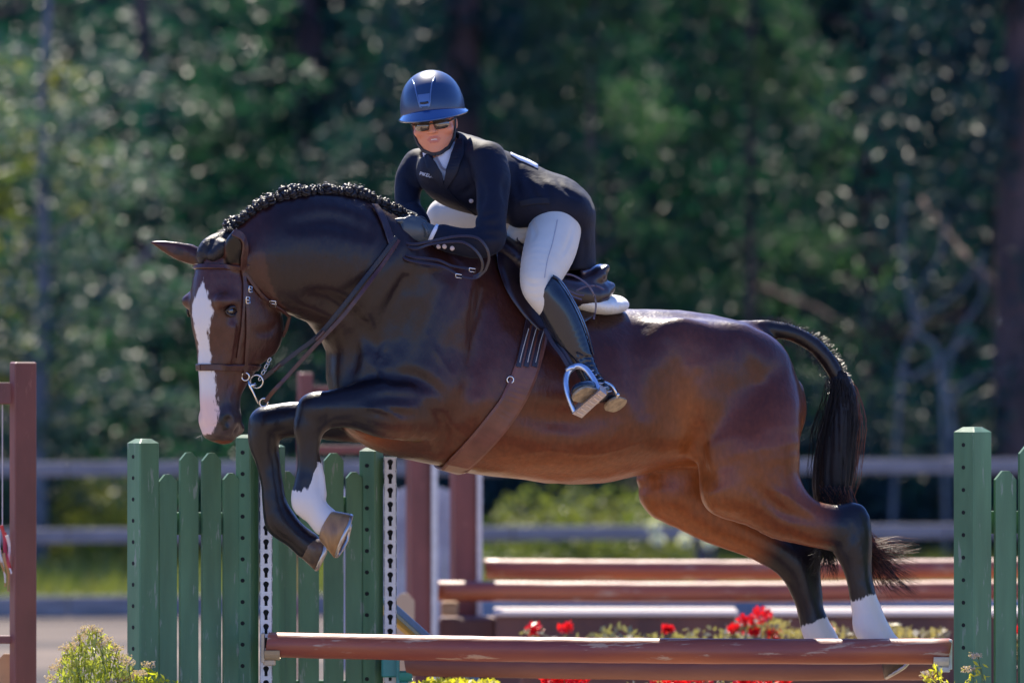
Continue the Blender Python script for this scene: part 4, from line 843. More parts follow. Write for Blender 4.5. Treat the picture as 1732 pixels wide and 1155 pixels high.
# hooves
M_hoof = mat("hoof_horn", (0.16, 0.085, 0.04), rough=.38, color2=(.30, .16, .06), nscale=30, stretch=(1, 1, .25), bump=.3, bscale=80)
M_hoofd = mat("hoof_dark_horn", (0.055, 0.035, 0.025), rough=.4, color2=(.10, .06, .035), nscale=30, bump=.3, bscale=80)
M_shoe = mat("worn_steel", (.42, .40, .38), rough=.35, metal=.9)
def hoof(c0, axis, dorsal, r0, r1, L, mt, label=None):
    """c0 crown centre, axis towards the ground surface, dorsal towards the toe"""
    c0 = Vector(c0); a = Vector(axis).normalized(); d = Vector(dorsal); d = (d - a * d.dot(a)).normalized(); w = a.cross(d)
    vs = []; n = 20; rings = [(-.08, .80), (0, .97), (.12, 1.0), (.5, 1.0), (1.0, 1.0), (1.0, .82), (.90, .60), (.93, .2)]
    for t, s_ in rings:
        rr = (r0 + (r1 - r0) * max(t, 0)) * s_
        for k in range(n):
            th = 2 * math.pi * k / n; cx, cy_ = math.cos(th), math.sin(th)
            ext = (1.0 + .22 * max(t, 0)) if cx > 0 else .82
            lift = (.30 if cx < -.2 else 0) * (1 if t > .4 else 0)
            notch = .25 * math.exp(-((abs(th - math.pi)) / .28) ** 2)
            p = c0 + a * (L * (t - lift * t * (-cx) * .6)) + (d * cx * ext * (1 - notch) + w * cy_ * .92) * rr; vs.append(p)
    fs = [(j * n + k, j * n + (k + 1) % n, (j + 1) * n + (k + 1) % n, (j + 1) * n + k) for j in range(len(rings) - 1) for k in range(n)]
    fs.append(tuple(range(n))[::-1]); fs.append(tuple((len(rings) - 1) * n + k for k in range(n)))
    o = link_mesh("hoof", vs, fs, mt, horse, True); 
    if label: o["label"] = label
    b_ = MB(); pts = []
    for k in range(-8, 9):
        th = math.pi * .82 * k / 8; cx = math.cos(th); ext = 1.22 if cx > 0 else .82
        lift = .30 if cx < -.2 else 0
        pts.append(c0 + a * (L * (1.04 - lift * -cx * .6)) + (d * cx * ext + w * math.sin(th) * .92) * r1 * .90)
    b_.tube(pts, m(4), 6); b_.build("horseshoe", M_shoe, o, True)
    return o
hoof(P(553, 886, NF - .01), P(592, 904, NF - .01) - P(553, 886, NF), P(535, 925, NF - .04) - P(553, 886, NF), m(30), m(39), m(36), M_hoof, "amber brown near fore hoof")
hoof(P(518, 921, FF), P(560, 941, FF) - P(518, 921, FF), P(510, 955, FF) - P(518, 921, FF), m(23), m(27), m(32), M_hoofd)
hoof(P(1512, 1104, NH), P(1530, 1132, NH) - P(1512, 1104, NH), P(1490, 1125, NH) - P(1512, 1104, NH), m(26), m(30), m(26), M_hoofd)
hoof(P(1408, 1107, FH), P(1424, 1133, FH) - P(1408, 1107, FH), P(1390, 1125, FH) - P(1408, 1107, FH), m(22), m(26), m(24), M_hoofd)
# braided mane: little rolled plaits along the crest
M_hair = mat("black_hair", (0.013, 0.010, 0.011), rough=.46, spec=.35, bump=.8, bscale=190, bdist=.003)
def plait_mesh(seed):
    rg = random.Random(seed); b_ = MB(); 
    for turn in range(3):
        rr = .0135 - turn * .002; zz = turn * .0095
        pts = []
        for k in range(9):
            a = 2 * math.pi * k / 8 + turn; pts.append((math.cos(a) * rr * rg.uniform(.85, 1.1), math.sin(a) * rr * 1.05, zz + rg.uniform(-.002, .002) + .002 * math.sin(2 * a)))
        b_.tube(pts, [.0058 * rg.uniform(.8, 1.2) for _ in pts], 6)
    b_.tube([(0, 0, -.02), (.003, 0, 0), (0, .002, .03)], [.011, .011, .005], 7)
    for k in range(7):
        a = rg.uniform(0, 6.28); r_ = rg.uniform(.006, .014); z0 = rg.uniform(.005, .03)
        p = Vector((math.cos(a) * r_, math.sin(a) * r_, z0)); d = Vector((math.cos(a), math.sin(a), rg.uniform(0, 1.2))).normalized()
        b_.tube([p, p + d * .007, p + d * .011 + Vector((0, 0, -.003))], [.0012, .0009, .0004], 3)
    me = bpy.data.meshes.new("mane_braid"); me.from_pydata(b_.v, [], b_.f); me.materials.append(M_hair)
    me.polygons.foreach_set("use_smooth", np.ones(len(me.polygons), dtype=bool)); me.update(); return me
plaits = [plait_mesh(i) for i in range(5)]
crest = cr([(384, 398, -.43), (400, 388, -.42), (428, 366, -.41), (460, 350, -.395), (500, 337, -.375), (545, 330, -.335), (590, 333, -.29), (630, 345, -.25), (665, 362, -.22), (700, 385, -.18)], 12)
Lc = 0; last = None; nb = 0
for i in range(1, len(crest)):
    a, b = P(*crest[i - 1]), P(*crest[i]); Lc += np.linalg.norm(b - a)
    if Lc > .0215:
        Lc = 0; t = Vector(b - a).normalized()
        for row in range(2):
            rg = random.Random(nb); nrm = Vector((-t.z, -.25 - .9 * row, t.x)) if t.x > 0 else Vector((t.z, -.25, -t.x))
            nrm.normalize(); src = Vector(b) + nrm * .25
            hit = body_bvh.ray_cast(src, -nrm); base = hit[0] if hit[0] else Vector(b)
            o = bpy.data.objects.new("mane_braid", rg.choice(plaits)); col.objects.link(o); parent_keep(o, horse)
            q = nrm.to_track_quat('Z', 'Y'); o.rotation_euler = (q @ Euler((rg.uniform(-.35, .35), rg.uniform(-.35, .35), rg.uniform(0, 6))).to_quaternion()).to_euler()
            sz = rg.uniform(.8, 1.3) * (1.0 if row == 0 else .85); o.scale = (sz, sz, sz); o.location = base + nrm * .004 + t * rg.uniform(-.003, .003); nb += 1
def strands(name, defs, mt, parent, n=3):
    """defs: list of (points, r0, r1) thin tapering hairs as one mesh"""
    b_ = MB()
    for pts, r0, r1 in defs:
        N = len(pts); b_.tube(pts, [r0 + (r1 - r0) * i / (N - 1) for i in range(N)], n, caps=False)
    return b_.build(name, mt, parent, True)
# forelock rolled between the ears
b_ = MB(); rg = random.Random(3)
Ff = Field(P(320, 470, -.60), P(420, 370, -.30), .004)
Ff.chain(st([(386, 400, -.43, 8, 14), (368, 404, -.45, 10, 17), (350, 414, -.465, 10, 19), (341, 430, -.48, 9, 16), (341, 445, -.485, 5, 10)]), k=.01)
Ff.chain(st([(375, 420, -.49, 16, 22), (360, 432, -.50, 12, 16)]), k=.02)
fv, fq = Ff.mesh(1); link_mesh("forelock", fv, fq, M_hair, horse, True)
dd_ = []
for k in range(90):
    c = P(rg.uniform(334, 395), 0, -.48); t = rg.random(); px = 398 - t * 60; py = 386 + 44 * t ** 2.2 + rg.uniform(-1, 5); y0 = rg.uniform(-.52, -.43)
    p = P(px, py, y0); d = Vector((-.5 - t, rg.uniform(-.5, .3), .7 - t)).normalized() * rg.uniform(.008, .02)
    dd_.append(([Vector(p), Vector(p) + d * .6, Vector(p) + d + Vector((0, 0, -.004))], .0012, .0003))
strands("forelock_hairs", dd_, M_hair, horse)
# tail: dock fuzz, the falling body of hair and loose wisps
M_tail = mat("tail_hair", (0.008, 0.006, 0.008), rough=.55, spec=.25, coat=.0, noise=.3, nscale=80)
M_tailr = mat("red_sunlit_hair", (0.14, 0.045, 0.03), rough=.4, trans=.45)  # sunlit rim of the tail painted as redder hair
Ft = Field(P(1350, 880, .44), P(1475, 600, .16) , .006)
Ft.f[...] = .5
lo = np.minimum(P(1350, 880, .14), P(1475, 600, .46)); hi = np.maximum(P(1350, 880, .14), P(1475, 600, .46)); Ft = Field(lo, hi, .006)
Ft.chain(st([(1420, 640, .30, 16, 16), (1426, 675, .30, 24, 24), (1421, 715, .30, 29, 28), (1413, 770, .30, 34, 28), (1407, 825, .30, 32, 26), (1402, 858, .30, 22, 16)]), k=.01, n=4)
tv, tq = Ft.mesh(1)
ang = np.arctan2(tv[:, 1] - .30, tv[:, 0] - tv[:, 0].mean()); nn = noise3(np.stack([ang * 3.2, ang * 0, tv[:, 2] * 1.5], 1), 3, 5)
tv[:, 0] += (nn - .5) * .012 * np.cos(ang); tv[:, 1] += (nn - .5) * .02 * np.sin(ang)
tail_o = link_mesh("tail", tv, tq, M_tail, horse, True)
rg = random.Random(11); dd_ = []; dr = []
spine = [(1421, 640), (1424, 680), (1417, 740), (1411, 800), (1404, 850)]
for k in range(900):
    off = rg.gauss(0, .42); off = max(-1.15, min(1.15, off)); yy = rg.uniform(-.055, .055); s0 = rg.uniform(0, .5); L_ = rg.uniform(.4, 1.0)
    pts = []
    for j in range(7):
        t = s0 + (1 - s0) * L_ * j / 6; c = cr(spine, 4)[min(int(t * 16), 15)]; w = 15 + 25 * min(t * 2.2, 1) - 6 * max(t - .8, 0) * 5
        pts.append(Vector(P(c[0] + off * w + rg.gauss(0, 1.2), c[1] + rg.uniform(-2, 2), .30 + yy)))
    (dr if off > .8 and rg.random() < .8 else dd_).append((pts, .0016, .0006))
strands("tail_hairs", dd_, M_tail, horse); 
# lower tail swinging behind the hocks
dw = []
for k in range(900):
    s_ = rg.random(); st_ = (rg.uniform(1385, 1440), rg.uniform(820, 860)); yb = rg.uniform(.20, .34)
    if s_ < .68:      # out to the right, wispy
        ex, ey = rg.uniform(1455, 1560), rg.uniform(915, 1018); mx_, my_ = rg.uniform(1440, 1475), rg.uniform(900, 930)
    else:             # between the hind legs
        ex, ey = rg.uniform(1365, 1420), rg.uniform(935, 985); mx_, my_ = rg.uniform(1390, 1410), rg.uniform(890, 915)
    pts = cr([(st_[0], st_[1], yb), (mx_, my_, yb), ((mx_ * .4 + ex * .6) + rg.uniform(-5, 5), my_ * .35 + ey * .65 + rg.uniform(-8, 8), yb), (ex, ey + rg.uniform(-12, 4), yb)], 4)
    (dr if rg.random() < .6 and s_ < .68 else dw).append(([Vector(P(*p)) for p in pts], .0015, .0003))
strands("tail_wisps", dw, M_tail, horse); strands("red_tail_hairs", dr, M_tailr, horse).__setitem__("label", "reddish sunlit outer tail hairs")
dd_ = []; dock = cr([(1278, 548), (1300, 543), (1345, 553), (1392, 578), (1421, 618), (1436, 660), (1444, 720)], 10)
for k in range(1500):
    i = rg.randrange(len(dock) - 1); c = dock[i]; t = dock[i + 1] - dock[i]; n_ = np.array([t[1], -t[0]]); n_ = n_ / (np.linalg.norm(n_) + 1e-9)
    L_ = rg.uniform(3, 13); lean = rg.uniform(-.3, .9); sd_ = 1 if rg.random() < .72 else -1
    b0 = c - n_ * (2 if sd_ > 0 else 26) ; e_ = b0 + sd_ * n_ * L_ + t / (np.linalg.norm(t) + 1e-9) * L_ * lean
    y0 = .29 + rg.uniform(-.025, .03)
    dd_.append(([Vector(P(b0[0], b0[1], y0)), Vector(P((b0[0] + e_[0]) / 2, (b0[1] + e_[1]) / 2, y0)), Vector(P(e_[0], e_[1], y0 + rg.uniform(-.01, .01)))], .0011, .0003))
strands("dock_hairs", dd_, mat("dock_hair", (.03, .022, .022), rough=.3, trans=.25), horse)
# chin whiskers
dd_ = []
for k in range(40):
    p = H(rg.uniform(-20, 34), -rg.uniform(270, 312), rg.uniform(-22, 22)); d = Vector((HF * rg.uniform(-.3, 1) + HU * rg.uniform(-.8, .1) + HL * rg.uniform(-.5, .5)) * .02)
    dd_.append(([Vector(p), Vector(p) + d, Vector(p) + d * 1.8], .0006, .0003))
strands("whiskers", dd_, mat("pale_whisker", (.35, .32, .3), rough=.5), horse)
# ================================================================== BRIDLE, REINS, SADDLE
def ray(px, py, side=1, bv=None):
    bv = bv or body_bvh; c = Vector((0, -CAM_D, CAM_H)); d = (Vector(P(px, py, 0)) - c).normalized()
    if side > 0: h = bv.ray_cast(c, d)
    else: q = Vector(P(px, py, 2.0)); h = bv.ray_cast(q, -d)
    return (h[0], h[1]) if h[0] is not None else (None, None)
def path_on(pts, n=6, off=0.002, side=1, bv=None):
    """pixel path laid on the horse's skin -> points, normals"""
    c = cr(pts, n); pp = []; nn_ = []; 
    for q in c:
        h, nr = ray(q[0], q[1], side, bv)
        if h is None:
            if pp: h, nr = Vector(P(q[0], q[1], pp[-1][1])), nn_[-1]
            else: continue
        if nr.dot(Vector((0, -side, 0))) < 0: nr = -nr
        pp.append(h + nr * off); nn_.append(nr)
    for _ in range(2):
        pp = [pp[0]] + [(pp[i - 1] + pp[i] * 2 + pp[i + 1]) / 4 for i in range(1, len(pp) - 1)] + [pp[-1]]
        nn_ = [nn_[0]] + [(nn_[i - 1] + nn_[i] * 2 + nn_[i + 1]).normalized() for i in range(1, len(nn_) - 1)] + [nn_[-1]]
    return pp, nn_
def ring_on(c, u, w, a0=0, a1=360, n=48, off=.002, rad=.6, bv=None):
    bv = bv or body_bvh; pp = []; nn_ = []
    for i in range(n + 1):
        a = R(a0 + (a1 - a0) * i / n); d = (Vector(u) * math.cos(a) + Vector(w) * math.sin(a)).normalized()
        h = bv.ray_cast(Vector(c) + d * rad, -d)
        if h[0] is None: continue
        nr = h[1] if h[1].dot(d) > 0 else -h[1]; pp.append(h[0] + nr * off); nn_.append(nr)
    for _ in range(3):
        pp = [pp[0]] + [(pp[i - 1] + pp[i] * 2 + pp[i + 1]) / 4 for i in range(1, len(pp) - 1)] + [pp[-1]]
    return pp, nn_
def circle_pts(c, u, w, r_, n=20, a0=0, a1=360):
    return [Vector(c) + (Vector(u).normalized() * math.cos(R(a0 + (a1 - a0) * i / n)) + Vector(w).normalized() * math.sin(R(a0 + (a1 - a0) * i / n))) * r_ for i in range(n + 1)]
M_lea = mat("bridle_leather", (0.050, 0.016, 0.012), rough=.38, spec=.3, noise=.3, nscale=60, coat=.3, coat_r=.3, bump=.2, bscale=120)
M_leb = mat("dark_saddle_leather", (0.022, 0.011, 0.014), rough=.33, spec=.3, noise=.3, nscale=14, coat=.45, coat_r=.28, bump=.25, bscale=90)
M_rub = mat("black_rein_rubber", (0.016, 0.013, 0.015), rough=.5, bump=.8, bscale=200, bdist=.003)
M_girth = mat("brown_girth_leather", (0.13, 0.043, 0.026), rough=.42, spec=.35, noise=.25, nscale=18, coat=.25, coat_r=.35, bump=.25, bscale=60)
M_steel = mat("polished_steel", (.62, .60, .57), rough=.18, metal=1)
M_thread = mat("pale_thread", (.45, .42, .38), rough=.8)
bridle = empty("bridle", H(0, -150), "brown leather bridle with noseband, metal bit and reins on the horse's head", "bridle")
def strapO(name, pn, w, th, mt, par, label=None):
    b_ = MB(); b_.ribbon(pn[0], pn[1], w, th); o = b_.build(name, mt, par, False)
    if label: o["label"] = label
    return o
strapO("noseband", ring_on(H(2, -196), HF, HL, 0, 360, 60, .002, .16), m(11), m(3.5), M_lea, bridle)
strapO("browband", ring_on(H(-5, -27), HF, HL, -96, 96, 40, .002, .25), m(8.5), m(4), M_lea, bridle)
cp = path_on([(408, 447), (413, 480), (417, 520), (418, 560), (416, 600), (413, 634)], 6, .003)
strapO("cheekpiece", cp, m(7), m(3), M_lea, bridle)
strapO("cheekpiece", path_on([(401, 605), (408, 560), (411, 520), (412, 480), (410, 452)], 6, .0025), m(5), m(2.5), M_lea, bridle, "second thin noseband strap of the near cheek")
strapO("crownpiece", path_on([(410, 452), (411, 436), (413, 418), (408, 402), (396, 393)], 6, .004), m(13), m(3), M_lea, bridle)
tp, tn = path_on([(413, 462), (432, 488), (455, 508), (478, 523)], 6, .003)
tl = list(tp) + [Vector(P(490, 535, tp[-1][1] + .03)), Vector(P(484, 556, tp[-1][1] + .06)), Vector(P(478, 568, tp[-1][1] + .08))]
b_ = MB(); b_.ribbon(tl, tn + [tn[-1]] * 3, m(6), m(3)); b_.build("throatlatch", M_lea, bridle)
for (bx, by) in ((421, 490), (417, 508), (462, 511)):
    h, nr = ray(bx, by); h = h + nr * .008; u = Vector((1, 0, 0)) - nr * nr.x; w = nr.cross(u)
    b_ = MB(); b_.tube([h + u * a * m(5) + w * c * m(7) for a, c in ((-1, -1), (1, -1), (1, 1), (-1, 1), (-1, -1))], m(1.3), 6); b_.tube([h - u * m(5), h + u * m(7)], m(1), 5); b_.build("buckle", M_steel, bridle, True)
# bit
h, nr = ray(414, 634); yb = h[1] - .006
b_ = MB(); B1 = P(415, 637, yb); X_, Z_ = (1, -.25, 0), (0, -.15, 1)
b_.tube(circle_pts(B1, X_, Z_, m(6.5)), m(1.5), 7, False); b_.tube(circle_pts(P(434, 645, yb + .02), X_, Z_, m(11)), m(1.5), 7, False)
b_.tube([P(419, 643, yb), P(423, 654, yb), P(430, 668, yb + .005), P(437, 683, yb + .01)], [m(2), m(2.6), m(1.8), m(2)], 7); b_.tube(circle_pts(P(446, 681, yb + .012), X_, Z_, m(7)), m(1.5), 7, False)
b_.tube([P(424, 652, yb), P(432, 650, yb + .01)], m(3), 6); b_.tube([H(-8, -226, 22), H(-8, -226, -22)], m(2.6), 7)
b_.build("bit", M_steel, bridle, True)
b_ = MB()
for k in range(7): b_.tube(circle_pts(P(440 + k * 2.6, 640 - k * 5.2, yb + .03), (1, 0, .5 * (-1) ** k), (0, 1 * (k % 2), 1), m(3.2), 10), m(.9), 5, False)
b_.build("curb_chain", M_steel, bridle, True)
def rein(pts, w, mt, name="rein", lift=.012, th=.004):
    c = cr(pts, 8); out = []
    for q in c:
        y = q[2]; h, nr = ray(q[0], q[1])
        if h is not None and q[0] > 500: y = min(y, h[1] - lift)
        out.append([q[0], q[1], y])
    out = np.array(out); 
    for _ in range(4): out[1:-1, 2] = (out[:-2, 2] + 2 * out[1:-1, 2] + out[2:, 2]) / 4
    pp = [Vector(P(*q)) for q in out]; b2 = MB(); b2.ribbon(pp, [Vector((.2, -1, .15))] * len(pp), w, th); return b2.build(name, mt, bridle)
rein([(444, 641, yb + .02), (470, 620, -.46), (500, 597, -.46), (538, 568, -.46), (575, 525, -.46), (612, 478, -.44), (648, 432, -.36), (670, 402, -.31)], m(8), M_rub)["label"] = "upper rein, black rubber"
rein([(449, 679, yb + .012), (462, 662, -.49), (486, 636, -.48), (515, 604, -.48), (545, 572, -.48), (580, 535, -.475), (617, 488, -.455), (652, 440, -.37), (674, 406, -.31)], m(7), M_lea)["label"] = "lower rein, brown leather"
for (a, b) in (((534, 575), (548, 560)), ((462, 627), (474, 615)), ((466, 657), (477, 645))):
    b_ = MB(); b_.tube([P(a[0], a[1], -.487), P(b[0], b[1], -.487)], m(3), 6); b_.build("rein_keeper", M_lea, bridle)
lp1 = [(676, 408, -.33), (700, 413, -.35), (735, 407, -.37), (772, 400, -.385), (805, 402, -.39), (822, 418, -.39), (827, 438, -.385), (821, 458, -.38)]
lp2 = [(821, 458, -.38), (806, 470, -.37), (788, 470, -.37), (772, 463, -.37), (745, 450, -.37), (712, 445, -.37), (686, 438, -.36), (672, 424, -.34)]
lp3 = [(678, 412, -.33), (702, 421, -.35), (730, 413, -.37), (770, 409, -.38), (790, 413, -.385), (808, 428, -.38), (816, 446, -.375), (812, 462, -.37), (800, 468, -.37)]
lp4 = [(674, 428, -.34), (700, 435, -.36), (740, 440, -.37), (765, 450, -.37), (800, 456, -.37)]
for L_ in (lp1, lp2, lp3, lp4):
    pp = [Vector(P(*q)) for q in cr(L_, 8)]; b2 = MB(); b2.ribbon(pp, [Vector((.1, -1, .3))] * len(pp), m(4.5), .003); b2.build("rein_end", M_leb, bridle)["label"] = "slack end of the reins looping over the withers"
b_ = MB()
for cx, cy in ((776, 467), (799, 457)):
    b_ = MB(); c0 = Vector(P(cx, cy, -.378)); u = Vector((1, 0, -.15)); w = Vector((0, 0, 1)); b_.tube([c0 + u * a * m(5) + w * c * m(3) for a, c in ((-1, -1), (1, -1), (1, 1), (-1, 1), (-1, -1))], m(1.2), 6); b_.build("rein_buckle", M_steel, bridle, True)
# neck strap of the martingale
mart = empty("martingale", P(650, 385, -.3), "dark leather neck strap running over the mane beside the rider's hands", "martingale")
strapO("neck_strap", path_on([(632, 350), (641, 362), (650, 382), (658, 402), (664, 422)], 8, .006), m(13), m(3.5), M_leb, mart)

# ------------------------------------------------------------------ saddle
saddle = empty("saddle", P(930, 470, .04), "dark brown leather saddle with stirrups and girth under the rider", "saddle")
def sheet(name, left, right, off, th, mt, par, n=22, mcol=16, side=1, bulge=None):
    Lc_, Rc_ = cr(left, 8), cr(right, 8); Lc_ = Lc_[np.linspace(0, len(Lc_) - 1, n).astype(int)]; Rc_ = Rc_[np.linspace(0, len(Rc_) - 1, n).astype(int)]
    G = np.zeros((n, mcol, 3)); N_ = np.zeros((n, mcol, 3)); ok = np.zeros((n, mcol), bool)
    for i in range(n):
        for j in range(mcol):
            t = j / (mcol - 1); q = Lc_[i] * (1 - t) + Rc_[i] * t; h, nr = ray(q[0], q[1], side)
            if h is None: continue
            if nr[1] * side > 0: nr = -nr
            G[i, j] = h; N_[i, j] = nr; ok[i, j] = True
    ys = G[..., 1][ok]; 
    for i in range(n):
        for j in range(mcol):
            if not ok[i, j]:
                t = j / (mcol - 1); q = Lc_[i] * (1 - t) + Rc_[i] * t; jj = [(abs(a - i) + abs(b - j), a, b) for a in range(n) for b in range(mcol) if ok[a, b]]; k_ = min(jj)
                G[i, j] = P(q[0], q[1], G[k_[1], k_[2], 1] + .01 * side); N_[i, j] = N_[k_[1], k_[2]]
    for _ in range(5):
        for A in (G, N_):
            B_ = A.copy(); B_[1:-1, 1:-1] = (A[:-2, 1:-1] + A[2:, 1:-1] + A[1:-1, :-2] + A[1:-1, 2:] + 2 * A[1:-1, 1:-1]) / 6; A[...] = B_
    N_ /= np.linalg.norm(N_, axis=2, keepdims=True) + 1e-9
    G = G + N_ * off
    if bulge: 
        for i in range(n):
            for j in range(mcol): G[i, j] += N_[i, j] * bulge(i / (n - 1), j / (mcol - 1))
    T = G + N_ * th; edge = np.zeros((n, mcol, 1)); edge[0] = edge[-1] = 1; edge[:, 0] = edge[:, -1] = 1; T = T - N_ * th * .45 * edge
    v = np.concatenate([G.reshape(-1, 3), T.reshape(-1, 3)]); K_ = n * mcol; fs = []
    I = lambda i, j, s: s * K_ + i * mcol + j
    for i in range(n - 1):
        for j in range(mcol - 1): fs += [(I(i, j, 1), I(i, j + 1, 1), I(i + 1, j + 1, 1), I(i + 1, j, 1)), (I(i, j, 0), I(i + 1, j, 0), I(i + 1, j + 1, 0), I(i, j + 1, 0))]
    for i in range(n - 1): fs += [(I(i, 0, 0), I(i, 0, 1), I(i + 1, 0, 1), I(i + 1, 0, 0)), (I(i, mcol - 1, 1), I(i, mcol - 1, 0), I(i + 1, mcol - 1, 0), I(i + 1, mcol - 1, 1))]
    for j in range(mcol - 1): fs += [(I(0, j, 1), I(0, j, 0), I(0, j + 1, 0), I(0, j + 1, 1)), (I(n - 1, j, 0), I(n - 1, j, 1), I(n - 1, j + 1, 1), I(n - 1, j + 1, 0))]
    return link_mesh(name, v, np.array(fs), mt, par, True), T
FL = [(838, 412), (836, 445), (847, 482), (866, 516), (888, 544), (908, 563)]; FR = [(965, 445), (1000, 466), (1011, 498), (1009, 528), (996, 545), (955, 568)]
for s_ in (1, -1):
    sheet("saddle_flap", FL, FR, .016, .007, M_leb, saddle, side=s_)
fl2 = [(866, 412), (872, 440), (882, 480), (897, 515), (916, 545)]; fr2 = [(890, 410), (900, 440), (915, 480), (925, 510), (930, 540)]
o_, _ = sheet("knee_roll", fl2, fr2, .024, .010, M_leb, saddle, mcol=7, bulge=lambda a, b: .018 * math.sin(math.pi * b) ** .7 * (1 - .4 * a))
Fs = Field(P(820, 380, -.35), P(1070, 570, .45), .006)
sy = lambda px: yc(px) + .0
Fs.chain(st([(848, 418, sy(848), 22, 34), (868, 432, sy(868), 26, 46), (905, 460, sy(905), 26, 66), (950, 478, sy(950), 24, 82), (990, 476, sy(990), 22, 88), (1012, 463, sy(1012), 11, 80)]), k=.02, n=4)
Fs.chain(st([(905, 470, sy(905) - .16, 16, 18), (950, 490, sy(950) - .18, 22, 22), (1000, 500, sy(1000) - .15, 22, 26), (1022, 492, sy(1022) - .10, 13, 24)]), k=.02, n=3)
Fs.chain(st([(905, 470, sy(905) + .16, 16, 18), (950, 490, sy(950) + .18, 22, 22), (1000, 500, sy(1000) + .15, 22, 26), (1022, 492, sy(1022) + .10, 13, 24)]), k=.02, n=3)
sv, sq = Fs.mesh(2); link_mesh("seat", sv, sq, M_leb, saddle, True)
b_ = MB(); b_.tube([P(*q) for q in cr([(984, 462, sy(1000) - .17), (1012, 453, sy(1010) - .10), (1020, 452, sy(1015)), (1015, 456, sy(1010) + .12)], 6)], m(5.5), 8); b_.build("cantle_piping", mat("polished_cantle_leather", (.06, .04, .06), rough=.2, coat=1, coat_r=.1), saddle, True)
# leather straps and thongs tied on the flap behind the thigh
M_thong = mat("worn_leather_thong", (0.10, 0.06, 0.07), rough=.35, coat=.3)
for pts in ([(948, 466), (965, 465), (985, 475), (1000, 490), (1008, 515), (1004, 540)], [(975, 492), (990, 485), (1008, 484), (1022, 490)], [(945, 486), (958, 490), (975, 498), (988, 500)], [(960, 497), (972, 503), (984, 507)]):
    pp = [Vector(P(q[0], q[1], -.235 + .05 * (q[0] > 1005))) for q in cr(pts, 6)]; b2 = MB(); b2.ribbon(pp, [Vector((0, -1, .3))] * len(pp), m(3.2), .003); b2.build("strap", M_thong, saddle)
# white pad under the cantle
pad = None
Fp = Field(P(840, 380, -.35), P(1080, 580, .5), .006)
for s_ in (-1, 1):
    Fp.chain(st([(900, 478, sy(900) + s_ * .12, 12, 34), (960, 503, sy(960) + s_ * .13, 14, 36), (1010, 516, sy(1010) + s_ * .11, 15, 38), (1036, 517, sy(1036) + s_ * .07, 14, 34)]), k=.02, n=3)
Fp.chain(st([(960, 500, sy(960), 12, 60), (1010, 512, sy(1010), 14, 60), (1036, 513, sy(1036), 14, 50)]), k=.03, n=3)
pv, pq = Fp.mesh(2); pad = link_mesh("saddle_pad", pv, pq, mat("white_fleece", (.72, .70, .64), rough=.9, bump=.8, bscale=160, bdist=.004, sheen=.3), None, True)
tag(pad, "cream white pad sticking out behind the saddle cantle", "saddle pad")
# girth round the barrel
gc = Vector(P(862, 655, yc(862))); gu = (Vector(P(750, 806, yc(750))) - gc).normalized(); gw = Vector((math.sin(math.atan(.3)), -math.cos(math.atan(.3)), 0)); gw = (gw - gu * gw.dot(gu)).normalized()
def girth_line(dx, off):
    a, b = path_on([(908 + dx, 550), (901 + dx, 585), (886 + dx, 636 + dx * .3), (862 + dx * .9, 684 + dx * .4), (832 + dx * .8, 725 + dx * .5), (800 + dx * .8, 760 + dx * .6), (776 + dx * .8, 783 + dx * .6)], 6, off)
    c_, d_ = ring_on(gc + (Vector((1, .3, .62)).normalized()) * m(dx), gu, gw, 8, -96, 30, off, 1.2)
    return list(a) + list(c_), list(b) + list(d_)
gp, gn = girth_line(0, .004)
strapO("girth", (gp, gn), m(42), m(5), M_girth, saddle)
for dx in (-17, 17):
    strapO("girth_edge", girth_line(dx, .0085), m(4), m(2), M_girth, saddle, "rolled edge of the girth")
for i, dx in enumerate((-14, -1, 12)):
    strapO("billet", path_on([(905 + dx, 545), (898 + dx, 580), (889 + dx, 622)], 8, .014), m(9), m(3), M_leb, saddle)
    b_ = MB(); b_.tube(*[[q + n_ * .019 for q, n_ in zip(*path_on([(905 + dx, 560), (898 + dx, 585), (891 + dx, 615)], 8, .0))]], m(.9), 4); b_.build("stitching", M_thread, saddle)
h, nr = ray(862, 643); b_ = MB(); b_.tube(circle_pts(h + nr * .012, (1, 0, 0), (0, 0, 1), m(5.5)), m(1.3), 6, False); b_.build("girth_ring", M_steel, saddle, True)
